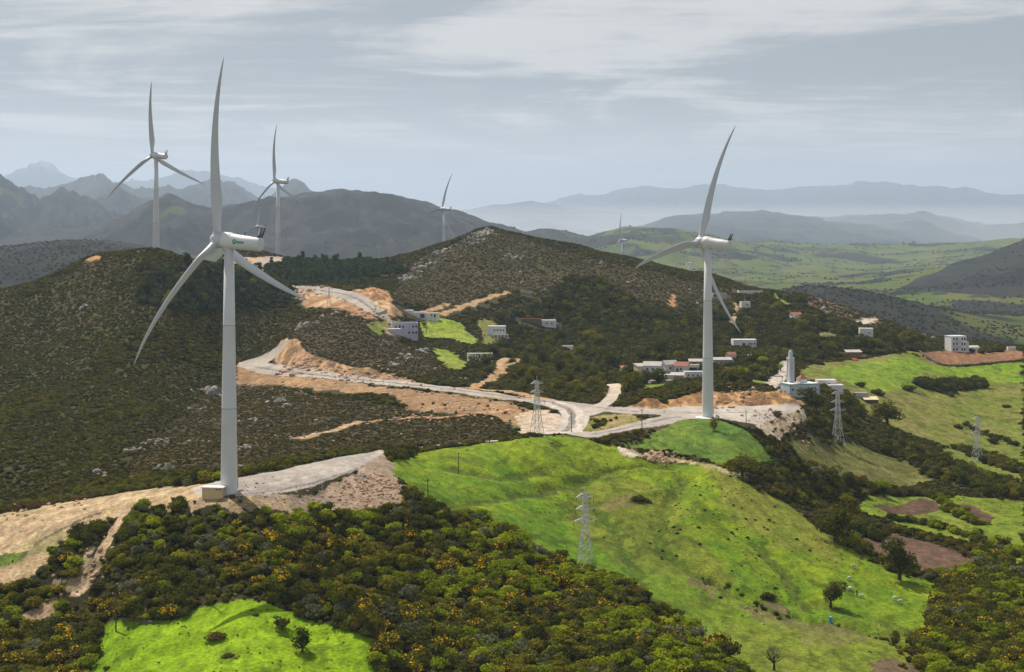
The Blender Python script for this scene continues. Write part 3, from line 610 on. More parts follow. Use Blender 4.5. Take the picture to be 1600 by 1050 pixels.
def scatter(name, src_mesh, P, S, R, label=None):
    """one object of uncountable plants or stones: points carrying instances of a small mesh"""
    src = bpy.data.objects.new(name+'_piece', src_mesh)
    me = bpy.data.meshes.new(name); n = len(P); me.vertices.add(n); me.vertices.foreach_set('co', np.asarray(P, np.float32).ravel())
    a = me.attributes.new('sc', 'FLOAT_VECTOR', 'POINT'); a.data.foreach_set('vector', np.asarray(S, np.float32).ravel())
    a = me.attributes.new('rot', 'FLOAT_VECTOR', 'POINT'); a.data.foreach_set('vector', np.asarray(R, np.float32).ravel())
    o = bpy.data.objects.new(name, me); COL.objects.link(o); o['kind'] = 'stuff'
    g = bpy.data.node_groups.new(name, 'GeometryNodeTree')
    g.interface.new_socket('Geometry', in_out='INPUT', socket_type='NodeSocketGeometry'); g.interface.new_socket('Geometry', in_out='OUTPUT', socket_type='NodeSocketGeometry')
    gi = g.nodes.new('NodeGroupInput'); go = g.nodes.new('NodeGroupOutput'); ip = g.nodes.new('GeometryNodeInstanceOnPoints')
    ob = g.nodes.new('GeometryNodeObjectInfo'); ob.inputs['Object'].default_value = src; ob.inputs['As Instance'].default_value = True
    def att(nm):
        x = g.nodes.new('GeometryNodeInputNamedAttribute'); x.data_type = 'FLOAT_VECTOR'; x.inputs['Name'].default_value = nm; return x.outputs[0]
    g.links.new(gi.outputs[0], ip.inputs['Points']); g.links.new(ob.outputs['Geometry'], ip.inputs['Instance'])
    g.links.new(att('rot'), ip.inputs['Rotation']); g.links.new(att('sc'), ip.inputs['Scale']); g.links.new(ip.outputs[0], go.inputs[0])
    md = o.modifiers.new('scatter', 'NODES'); md.node_group = g
    return o

RG = np.random.RandomState(7)
def cls_at(x, y):
    iu = np.clip(np.round(np.interp(x/y, U, np.arange(NU))), 0, NU-1).astype(int); il = np.clip(np.round(np.interp(np.log(y), LD, np.arange(ND))), 0, ND-1).astype(int)
    return CLS[il, iu], DENS[il, iu]
def cand(d0, d1, dens, umax=.36):
    n = int(umax*(d1*d1-d0*d0)*dens); y = np.sqrt(RG.rand(n)*(d1*d1-d0*d0)+d0*d0); x = (RG.rand(n)*2-1)*umax*y
    return x, y
def zone(pts, dmin=250, dmax=2600): return world_poly(pts, dmin, dmax)
Z_WOOD = zone([(780,492),(850,475),(880,440),(930,435),(1000,480),(1090,520),(1130,480),(1200,460),(1250,475),(1330,512),(1440,532),(1440,551),(1340,558),(1250,560),(1215,590),(1160,602),(1110,590),(1060,570),(1000,562),(985,625),(960,600),(930,572),(860,560),(780,540)], 700)
Z_WOOD2 = zone([(745,545),(800,560),(860,560),(930,572),(950,605),(900,625),(820,610),(790,600),(800,580),(760,590),(725,590),(740,560)], 700, 1100)
Z_PINE = zone([(405,412),(450,409),(520,407),(600,413),(640,421),(590,435),(560,447),(470,447),(400,437)], 1150, 1500)
Z_LPINE = zone([(215,440),(260,425),(330,418),(400,430),(460,455),(450,475),(400,480),(300,490),(220,475)], 850, 1250)
Z_LEFT = zone([(0,460),(120,412),(200,395),(215,440),(300,490),(460,480),(460,500),(380,520),(350,560),(250,640),(150,740),(0,775)], 480, 1300)
Z_BROWN = zone([(600,470),(640,415),(760,358),(800,368),(950,412),(1130,447),(1120,480),(1000,470),(900,435),(850,450),(760,460),(700,480)], 1000)
Z_SPUR = zone([(440,500),(520,480),(600,520),(690,560),(700,580),(640,590),(540,565),(470,545)], 760, 1000)
Z_ROCKY = zone([(200,730),(330,600),(380,598),(640,640),(830,670),(745,690),(600,700),(400,730),(200,768)], 505, 900)
Z_SLOPE = zone([(1205,640),(1260,640),(1330,690),(1460,745),(1560,790),(1560,820),(1450,790),(1400,770),(1330,760),(1240,715),(1200,690)], 520, 900)

VAR = {}
# footprints kept free of growth: (photo column, photo row, half width in photo pixels)
BLD = []
for bpx, bpy_, hw_, d0_, d1_ in ((655,496,33,950,1200),(632,524,22,900,1100),(780,527,17,950,1200),(750,562,19,820,1000),(826,503,20,1000,1250),(857,508,13,1000,1250),(888,547,8,800,1100),(823,456,9,1050,1350),(1162,543,20,850,1150),
 (1126,460,15,1100,1500),(1172,455,28,1100,1500),(1164,480,8,1050,1400),(1243,499,8,1000,1300),(1256,501,9,1000,1300),(1353,530,13,950,1150),(1291,527,10,950,1200),(1012,584,18,760,960),(1046,584,14,760,960),(1070,584,18,760,960),
 (1040,594,16,760,960),(1090,592,26,760,960),(1032,600,16,760,960),(1087,573,20,850,1000),(1128,571,26,850,1000),(1142,563,8,850,1000),(1172,562,4,850,1000),(978,584,8,760,960),(1250,620,34,690,860),(1288,608,22,720,900),(1305,612,16,720,900),
 (1344,622,14,680,900),(1360,630,14,680,900),(1333,556,20,900,1100),(1493,549,18,950,1200),(1580,548,8,1000,1250),(1520,547,12,1000,1250)):
    bx_, by_ = hit(bpx, bpy_, d0_, d1_); BLD.append((bx_, by_, hw_/F*by_))
def add(kind, x, y, s, sz=None, sink=.08):
    if len(x) == 0: return
    z = h_at(x, y, H1)+EYE; sz = s if sz is None else sz
    VAR.setdefault(kind, []).append((np.c_[x, y, z-sink*sz], np.c_[s, s, sz]))
def zmask(x, y, Z): return inside(x, y, Z)
def clear(x, y, s):
    ok = np.ones(len(x), bool)
    for dx, dy in ((1, 0), (-1, 0), (0, 1.2), (0, -1.2), (0, 3.5), (0, 7)):
        c, _ = cls_at(x+dx*s, y+dy*s); ok &= ~((c == 3) | (c == 5) | ((c == 6) & (dy < 4)) | ((c == 2) & (_ < .1) & (dy > 3) & (y > 560)))
    for bx, by, hw in BLD:
        ok &= ~((np.abs(x-bx*(y/by)) < hw+s) & (y-by < 7) & (y-by > -7-.006*by))
    return ok
# --- foreground slope
x, y = cand(320, 520, .46); c, d = cls_at(x, y)
gz_n = fbm(x/16, y/22, 3, 61); br = fbm(x/22, y/26, 3, 62); k = (c == 0) & (RG.rand(len(x)) < .96*d)
x, y, gz_n, br = x[k], y[k], gz_n[k], br[k]; r = RG.rand(len(x)); pxx = 800+F*x/y
s = (.55+2.1*RG.rand(len(x))**2.6)*(.7+.8*fbm(x/14, y/14, 3, 66))
pg = np.where(gz_n > .55, .32, .035); pl = np.where((br > .475), .60, .14)*np.where(pxx > 330, 1, .4)
kk = clear(x, y, s*1.1); x, y, s, r, pg, pl = x[kk], y[kk], s[kk], r[kk], pg[kk], pl[kk]
bk = (y > 452) & (800+F*x/y < 640); s = np.where(bk, np.clip(s, .4, 1.1), s); r = np.where(bk, 1.0, r)
kind = np.where(r < pg, 4, np.where(r < pg+pl*(1-pg), 2, np.where(RG.rand(len(x)) < .17, 3, np.where(RG.rand(len(x)) < .12, 5, np.where(RG.rand(len(x)) < .55, 0, 1)))))
for i, nm in enumerate(('olive', 'dark', 'lime', 'brown', 'gorse', 'grey')):
    q = kind == i; hh = {'gorse': .85, 'lime': .95, 'brown': .7}.get(nm, 1.0); add(nm, x[q], y[q], s[q], s[q]*hh)
# scattered on bare earth and along the edges
x, y = cand(330, 700, .05); c, d = cls_at(x, y); k = (c == 2) & (RG.rand(len(x)) < d*1.6); add('far_olive', x[k], y[k], RG.uniform(.5, 1.0, k.sum()))
# tussocks on the meadows
x, y = cand(330, 720, .16); c, d = cls_at(x, y); k = (c == 1) & (fbm(x/14, y/20, 4, 71) > .53); k &= RG.rand(len(x)) < .40
add('far_olive', x[k], y[k], RG.uniform(.14, .42, k.sum()), RG.uniform(.08, .24, k.sum()))
# --- middle hills
x, y = cand(520, 1000, .42); x2, y2 = cand(1000, 1560, .24); x = np.r_[x, x2]; y = np.r_[y, y2]
c, d = cls_at(x, y); w = zmask(x, y, Z_WOOD); w2 = zmask(x, y, Z_WOOD2); le = zmask(x, y, Z_LEFT); bw = zmask(x, y, Z_BROWN) | zmask(x, y, Z_SPUR) | zmask(x, y, Z_ROCKY); pn = zmask(x, y, Z_PINE) | zmask(x, y, Z_LPINE)
k = (c == 0) & (RG.rand(len(x)) < np.where(w | pn, .55, np.clip(d*1.15, 0, 1)))
x, y, w, w2, le, bw, pn = [a[k] for a in (x, y, w, w2, le, bw, pn)]; r = RG.rand(len(x)); pat = fbm(x/70, y/90, 3, 64); big = fbm(x/45, y/60, 3, 65)
s = RG.uniform(.6, 1.2, len(x))*np.where(bw, .72, .9)*(1+.9*sstep(.55, .7, big)*(~bw))*np.where(y > 1000, 1.2, 1)
s = np.where(w, RG.uniform(1.6, 3.0, len(x)), s); s = np.where(w2, RG.uniform(1.4, 2.6, len(x)), s); s = np.where(pn, RG.uniform(1.4, 2.6, len(x)), s)
kind = np.where(bw, np.where(r < .50, 3, np.where(r < .75, 0, 1)), np.where(le, np.where(r < .60, 0, np.where(r < .85, 1, np.where(r < .93, 3, 2))), np.where(r < .45, 1, np.where(r < .86, 0, np.where(r < .95, 3, 2)))))
kind = np.where(w, np.where(r < .7, 1, np.where(r < .93, 0, 2)), kind); kind = np.where(pn, np.where(r < .85, 6, 1), kind)
ok = clear(x, y, s)
for i, nm in ((0, 'far_olive'), (1, 'far_dark'), (2, 'far_lime'), (3, 'far_brown'), (6, 'far_pine')):
    q = (kind == i) & ok; add(nm, x[q], y[q], s[q], s[q]*np.where(bw[q], .50, .64)*np.where(w[q] | pn[q], 1.6, 1))
# --- hedgerows and thickets on the right: bushes along photo lines
def along(pts, gap, smin, smax, kinds, dmin=400, dmax=1300, jit=1.5, rows=2):
    P = world_line(pts, dmin, dmax, 5); seg = np.hypot(*(P[1:]-P[:-1]).T); cum = np.r_[0, np.cumsum(seg)]
    n = max(2, int(cum[-1]/gap*rows)); t = RG.rand(n)*cum[-1]; xx = np.interp(t, cum, P[:, 0])+RG.randn(n)*jit; yy = np.interp(t, cum, P[:, 1])+RG.randn(n)*jit
    kk = RG.randint(0, len(kinds), n); s_ = RG.uniform(smin, smax, n)
    cl_ = clear(xx, yy, s_)
    for i, nm in enumerate(kinds): q = (kk == i) & cl_; add(nm, xx[q], yy[q], s_[q], s_[q]*RG.uniform(.8, 1.15, q.sum()))
OD = ('dark', 'olive', 'dark', 'brown')
along([(1330,838),(1390,828),(1440,838),(1500,852),(1530,862)], 1.6, 1.0, 1.9, OD)
along([(1395,815),(1440,822),(1500,835),(1540,850),(1590,862)], 1.5, 1.2, 2.3, ('dark','olive','dark','lime'))
along([(1330,845),(1350,865),(1390,888),(1440,902),(1480,905)], 1.5, .8, 1.7, OD)
along([(1465,775),(1480,790),(1500,812),(1530,825)], 1.5, 1.0, 2.2, ('dark','olive','lime'))
along([(1340,765),(1400,772),(1450,775),(1480,775)], 1.4, 1.4, 2.8, OD, rows=3, jit=2.5)
along([(1380,690),(1440,720),(1500,745),(1560,765),(1600,780)], 1.3, 1.6, 3.2, ('dark','brown','dark','olive'), rows=5, jit=5)
along([(1260,655),(1320,680),(1380,705)], 1.5, 1.0, 2.2, OD, rows=3, jit=4)
along([(1500,700),(1560,725),(1600,740)], 1.5, 1.4, 2.6, ('dark','olive'), rows=3, jit=3)
along([(1500,660),(1530,675),(1600,700)], 2.5, 1.2, 2.4, ('dark',), rows=1)
along([(1165,668),(1190,690),(1215,715),(1240,738)], 1.2, 1.2, 2.6, ('dark','brown','olive'), rows=3, jit=2)
along([(1120,728),(1150,745),(1190,765),(1240,790)], 1.4, .9, 2.0, ('olive','brown','gorse','dark'), rows=2)
along([(1190,750),(1240,765),(1290,795),(1330,830)], 1.2, 1.4, 3.0, ('dark','brown','olive','dark'), rows=5, jit=5)
along([(1240,740),(1280,755),(1330,770)], 1.2, 1.4, 3.0, ('dark','brown','olive'), rows=4, jit=4)
along([(605,712),(640,706),(672,700)], 1.0, 1.0, 2.2, ('dark','brown','dark'), rows=3, jit=1.5, dmax=600)
along([(690,697),(745,690),(800,686),(845,682)], 1.6, .8, 1.7, ('dark','olive'), rows=2, jit=1.5)
along([(845,682),(893,680)], 2.0, .5, 1.0, ('dark','brown'), rows=1)
along([(935,690),(970,682),(1000,673)], 1.0, 1.0, 2.2, ('brown','dark','brown'), rows=3, jit=1.8)
along([(930,668),(945,657),(965,655)], 1.5, .7, 1.4, ('dark','olive'), rows=2)
along([(1440,605),(1480,607),(1530,603)], 1.0, 2.2, 4.0, ('dark',), rows=4, jit=3, dmin=700)
along([(1500,549),(1560,549),(1610,548)], 1.5, 1.6, 3.2, ('dark',), rows=3, jit=4, dmin=1050, dmax=1300)
along([(1250,566),(1285,572)], 1.5, 1.4, 2.6, ('dark',), rows=2, jit=2, dmin=700)
along([(1270,606),(1320,628)], 1.5, 1.2, 2.4, ('dark','olive'), rows=3, jit=3, dmin=650)
along([(1100,905),(1150,915),(1200,960),(1270,970),(1340,985),(1400,1000),(1450,1030)], 2.5, .4, 1.0, ('dark','olive','brown'), rows=1, jit=2)
along([(1410,1010),(1440,1005),(1480,1020),(1430,1050)], 1.6, .5, 1.3, ('olive','lime','gorse','dark'), rows=3, jit=4)
along([(30,800),(80,787),(130,780)], 1.2, .5, 1.1, ('rusty','brown','rusty'), rows=3, jit=2)
along([(-20,803),(60,790)], 1.2, .5, 1.1, ('rusty','brown'), rows=3, jit=3)
along([(1440,556),(1475,574),(1600,563)], 1.4, .4, .8, ('far_olive',), rows=1, jit=.6, dmin=900)
along([(1215,752),(1260,760)], 1.0, .7, 1.2, ('rusty',), rows=2, jit=1.5)
# clumps of trees and hedges dotted over the far valley
n = 16000; y = np.exp(RG.uniform(math.log(3000), math.log(9800), n)); x = RG.uniform(-.33, .36, n)*y; hn = fbm(x/260, y/420, 4, 44); h2 = fbm(x/900+9, y/160, 4, 45)
k = ((hn > .595) | (h2 > .60) | (RG.rand(n) < .06)) & ((x/y > .03) | (RG.rand(n) < .12)); x, y = x[k], y[k]; s = RG.uniform(1.6, 4.6, len(x))*(y/5000)**.6
add('far_dark', x, y, s, s*.8)
n = 22000; y = np.exp(RG.uniform(math.log(1500), math.log(3600), n)); x = RG.uniform(-.33, .36, n)*y; k = (fbm(x/200, y/300, 3, 77)+.12*(fbm(x/30, y/60, 2, 78)-.5) > .5-.14*(x/y < .22)); x, y = x[k], y[k]; s = RG.uniform(1.0, 2.6, len(x)); add('far_dark', x, y, s, s*.75)
# right hand thicket
Zt = zone([(1455,935),(1475,910),(1540,880),(1560,868),(1620,905),(1620,1060),(1500,1055),(1478,1000),(1450,985)], 380)
x, y = cand(380, 540, .35, .40); k = zmask(x, y, Zt); x, y = x[k], y[k]; r = RG.rand(len(x)); s = RG.uniform(1.1, 2.4, len(x))
for nm, q in (('dark', r < .5), ('olive', (r >= .5) & (r < .8)), ('gorse', (r >= .8) & (r < .88)), ('lime', r >= .88)): add(nm, x[q], y[q], s[q])
SPEC = {
 'olive': (M_OLIVE, 620, .20), 'dark': (M_DARK, 620, .20), 'lime': (M_LIME, 560, .22), 'brown': (M_BROWN, 560, .17), 'gorse': (M_GORSE, 620, .18),
 'grey': (M_GREY, 520, .21), 'rusty': (M_RUST, 200, .26), 'far_olive': (M_FOLIVE, 70, .52), 'far_dark': (M_FDARK, 70, .55), 'far_lime': (M_FLIME, 64, .55),
 'far_brown': (M_BROWN, 64, .45), 'far_pine': (M_PINE, 70, .5)}
NAMES = {'olive': 'olive_scrub', 'dark': 'dark_scrub', 'lime': 'leafy_scrub', 'brown': 'heather_scrub', 'gorse': 'flowering_gorse', 'grey': 'grey_scrub', 'rusty': 'rusty_scrub',
 'far_olive': 'hillside_maquis', 'far_dark': 'hillside_thicket', 'far_lime': 'hillside_shrubs', 'far_brown': 'hillside_heather', 'far_pine': 'hillside_pines'}
for kd, lst in VAR.items():
    P = np.concatenate([a for a, b in lst]); S = np.concatenate([b for a, b in lst]); mt, nl, lf = SPEC[kd]
    nv = 2 if kd.startswith('far') else 3; pick = RG.randint(0, nv, len(P))
    for v in range(nv):
        me = leaf_mesh(NAMES[kd]+'_clump', nl, lf, (5 if kd.startswith('far') else 9)+v*2, 100+len(kd)*7+v, mt, rz=1.1 if 'pine' in kd else .8)
        q = pick == v; n = int(q.sum())
        if n: scatter(NAMES[kd], me, P[q], S[q], np.c_[RG.uniform(-.15, .15, n), RG.uniform(-.15, .15, n), RG.uniform(0, 6.28, n)])
print('PLANTS', {k: sum(len(a) for a, b in v) for k, v in VAR.items()})

# ------------------------------------------------------------------ stones
def stone_mat(name, c1, c2):
    m = bpy.data.materials.new(name); m.use_nodes = True; t = m.node_tree; L = t.links; b = t.nodes['Principled BSDF']; b.inputs['Roughness'].default_value = .9
    tc = nn(t, 'ShaderNodeTexCoord'); n = nn(t, 'ShaderNodeTexNoise'); n.inputs['Scale'].default_value = 2.5; n.inputs['Detail'].default_value = 5; L.new(tc.outputs['Object'], n.inputs['Vector'])
    mc = nn(t, 'ShaderNodeMix', data_type='RGBA'); L.new(n.outputs['Fac'], mc.inputs[0]); mc.inputs[6].default_value = (*c1, 1); mc.inputs[7].default_value = (*c2, 1); L.new(mc.outputs[2], b.inputs['Base Color'])
    bp = nn(t, 'ShaderNodeBump'); bp.inputs['Strength'].default_value = .8; bp.inputs['Distance'].default_value = .3; L.new(n.outputs['Fac'], bp.inputs['Height']); L.new(bp.outputs[0], b.inputs['Normal'])
    return m
M_STONE = stone_mat('pale_limestone', (.13, .12, .105), (.40, .37, .33)); M_RSTONE = stone_mat('reddish_stone', (.26, .15, .09), (.60, .42, .28))
def rock_mesh(name, seed, mat, sub=2):
    bm = bmesh.new(); bmesh.ops.create_icosphere(bm, subdivisions=sub, radius=1); rg = np.random.RandomState(seed)
    pl = [(rg.randn(3), rg.uniform(.45, .9)) for _ in range(9)]
    for v in bm.verts:
        for d, o in pl:
            d = d/np.linalg.norm(d); k = float(np.dot(d, v.co))
            if k > o: v.co -= Vector(d)*(k-o)
        v.co *= 1+rg.uniform(-.06, .06)
    me = bpy.data.meshes.new(name); bm.to_mesh(me); bm.free(); me.materials.append(mat); return me
def stones(name, lst, mat, seed, aniso=1.4):
    P = []; S = []
    for px, py, n, spr, smin, smax, dmin, dmax in lst:
        x0, y0 = hit(px, py, dmin, dmax); k = F/y0
        x = x0+RG.randn(n)*spr/k; y = y0+RG.randn(n)*spr/k*1.6; s_ = RG.uniform(0, 1, n)**2.2*(smax-smin)+smin
        z = h_at(x, y, H1)+EYE; P.append(np.c_[x, y, z]); S.append(np.c_[s_*aniso, s_, s_*RG.uniform(.6, 1.3, n)])
    P = np.concatenate(P); S = np.concatenate(S); n = len(P)
    scatter(name, rock_mesh(name+'_block', seed, mat, 2), P, S, np.c_[RG.uniform(-.5, .5, n), RG.uniform(-.5, .5, n), RG.uniform(0, 6.28, n)])
stones('limestone_outcrops', [(325,612,26,8,.5,3.2,600,900),(305,640,12,10,.4,1.6,600,900),(240,690,30,14,.3,1.5,520,700),(215,705,14,8,.4,1.8,520,700),(255,735,14,8,.3,1.2,500,640),
 (300,690,12,14,.3,1.2,500,700),(435,628,16,6,.5,2.2,600,800),(448,640,8,5,.4,1.6,600,800),(382,700,14,6,.4,1.6,505,640),(378,728,10,5,.4,1.6,490,560),(160,742,3,5,.8,1.7,480,600),(155,735,2,3,.8,1.7,480,600),
 (395,660,14,14,.3,1.2,560,700),(470,512,20,7,.6,2.6,850,1100),(600,535,14,7,.4,2.0,800,1000),(640,560,30,14,.4,2.0,780,1000),(655,548,20,8,.4,2.0,800,1000),(620,572,14,6,.4,2.0,780,900),(810,525,10,6,.5,2.0,900,1200),
 (865,557,8,5,.8,3.0,800,1100),(640,430,40,13,.5,2.4,1150,1350),(665,412,36,12,.5,2.4,1200,1400),(690,395,34,12,.5,2.3,1200,1400),(740,372,50,16,.5,2.2,1250,1400),(757,362,40,9,.6,2.6,1250,1400),
 (800,400,20,12,.6,2.6,1200,1450),(850,430,16,30,.5,2.2,1100,1400),(1000,445,30,40,.5,2.2,1200,1500),(1100,450,20,30,.5,2.0,1200,1450),(880,470,16,40,.5,2.0,1000,1300),(1300,490,30,22,.4,2.2,1100,1400),(1445,520,16,10,.5,2.4,1050,1300),
 (600,655,20,60,.2,.8,560,800),(480,680,26,40,.2,.9,500,720),(120,400,8,10,.6,1.8,900,1200),(135,478,3,3,1,2.6,800,1100),(560,745,12,8,.3,.7,430,520)], M_STONE, 3)
stones('rubble_stones', [(600,760,220,22,.15,.62,440,520),(570,775,160,25,.15,.55,430,520),(500,785,120,35,.12,.42,420,500),(400,782,70,35,.12,.4,410,480),(560,600,160,90,.25,.9,600,860),(700,645,160,60,.25,.9,600,800),
 (100,790,16,26,.3,.9,430,480),(30,803,12,20,.3,.9,430,480),(1028,712,110,8,.2,.85,540,600),(1012,714,50,4,.3,1.2,540,600),(1055,715,50,9,.2,.5,540,600),(1200,655,60,20,.2,.6,590,700),(1235,665,60,16,.2,.7,590,700),
 (1180,955,30,35,.12,.35,380,560),(1090,910,16,18,.12,.3,380,560),(140,890,60,28,.2,.7,380,520),(470,460,60,20,.5,1.6,950,1150),(560,490,50,24,.5,1.5,900,1100),(470,575,110,22,.3,1.4,780,920),(540,585,70,30,.3,1.2,780,920),(1150,622,80,45,.3,1.2,650,730),
 (962,738,14,12,.15,.4,480,580)], M_RSTONE, 8)
# ------------------------------------------------------------------ wind turbines
def pbr(name, col, rough=.5, spec=.4, metal=0, noise=0.0, nscale=3.0, bump=0.0):
    m = bpy.data.materials.new(name); m.use_nodes = True; t = m.node_tree; b = t.nodes['Principled BSDF']
    b.inputs['Base Color'].default_value = (*col, 1); b.inputs['Roughness'].default_value = rough; b.inputs['Specular IOR Level'].default_value = spec; b.inputs['Metallic'].default_value = metal
    if noise:
        tc = nn(t, 'ShaderNodeTexCoord'); n = nn(t, 'ShaderNodeTexNoise'); n.inputs['Scale'].default_value = nscale; n.inputs['Detail'].default_value = 5; t.links.new(tc.outputs['Object'], n.inputs['Vector'])
        r = nn(t, 'ShaderNodeMapRange'); r.inputs[1].default_value = .3; r.inputs[2].default_value = .7; r.inputs[3].default_value = 1-noise; r.inputs[4].default_value = 1+noise*.5; t.links.new(n.outputs['Fac'], r.inputs[0])
        v = nn(t, 'ShaderNodeVectorMath', operation='SCALE'); v.inputs[0].default_value = col; t.links.new(r.outputs[0], v.inputs['Scale']); t.links.new(v.outputs[0], b.inputs['Base Color'])
        if bump:
            bp = nn(t, 'ShaderNodeBump'); bp.inputs['Strength'].default_value = bump; t.links.new(n.outputs['Fac'], bp.inputs['Height']); t.links.new(bp.outputs[0], b.inputs['Normal'])
    return m
M_TOWER = pbr('turbine_paint', (.62, .64, .65), .42, .4, noise=.05, nscale=.25)
M_BLADE = pbr('blade_paint', (.50, .525, .55), .35, .5, noise=.04, nscale=.2)
M_NJOINT = pbr('joint_grey', (.33, .34, .35), .6); M_NDARK = pbr('dark_fitting', (.07, .08, .09), .6); M_STEEL = pbr('galvanised_steel', (.58, .59, .60), .5, .5, .2, noise=.15)
M_LOGO = pbr('logo_green', (.02, .30, .10), .5); M_LOGOW = pbr('logo_white', (.8, .8, .8), .5)
HUBH = 63.5; RB = 46.5; TILT = math.radians(4.5)
def ring(c, r, n, ax='z'):
    return [(c[0]+r*math.cos(2*math.pi*i/n), c[1]+r*math.sin(2*math.pi*i/n), c[2]) for i in range(n)]
def tower_mesh():
    mb = MB(); rg = []
    zs = [-1.5, 0, .02, 1, 21, 21.15, 21.3, 42, 42.15, 42.3, 61.6]
    for z in zs:
        r = 2.15-(max(z, 0)/61.6)**1.15*.95
        if z in (21.15, 42.15): r += .03
        rg.append(ring((0, 0, z), r, 40))
    mb.rings(rg); return mb
def xring(x, cy, cz, ry, rz_, n=28, sq=0.0):
    P = []
    for i in range(n):
        t = 2*math.pi*i/n; c, s = math.cos(t), math.sin(t); e = 1-sq
        P.append((x, cy+ry*math.copysign(abs(c)**e, c), cz+rz_*math.copysign(abs(s)**e, s)))
    return P
def blade_mb(n_pts=20, ns=34):
    """blade along +Z from the hub centre, -X is upwind"""
    rg = []
    for k in range(ns):
        s = k/(ns-1); r = 1.3+s*(RB-1.3); f = r/RB
        if f < .22: b = sstep(.05, .22, f); ch = 2.0+(3.5-2.0)*float(b); th = 2.0+(.85-2.0)*float(b)
        else: q = (f-.22)/.78; ch = 3.5*(1-q)**.85+.45*q*(1-q**12*.75); th = ch*(.24-.10*q)
        round_ = 1-float(sstep(.04, .2, f)); tw = -math.radians(24-16*min(1, f*1.15)); x0 = -math.tan(math.radians(5.5))*r+7.0*f**2.5
        P = []
        for i in range(n_pts):
            t = 2*math.pi*i/n_pts; c, sn = math.cos(t), math.sin(t)
            a = c*.5*ch; bth = sn*.5*th
            if round_ < 1: a = a-(1-round_)*.18*ch; bth = bth*((1-round_)*(.35+.65*(1-(c*.5+.5))**.6*1.2)+round_) if True else bth
            y = a*math.cos(tw)-bth*math.sin(tw); x = a*math.sin(tw)+bth*math.cos(tw)
            P.append((x+x0, -y, r))
        rg.append(P)
    mb = MB(); mb.rings(rg); return mb
BLADE = blade_mb(); 
def nacelle_mb():
    mb = MB(); secs = [(-1.35,0,2.05,2.05),(-1.2,0,2.2,2.2),(.4,0,2.25,2.25),(.9,0,2.12,2.12),(1.6,-.02,1.98,1.98),(5,-.08,1.86,1.86),(9.3,-.10,1.78,1.78),(9.55,-.10,1.70,1.70),(9.6,-.1,1.5,1.5)]
    mb.rings([xring(x, 0, cz, a, b) for x, cz, a, b in secs]); return mb
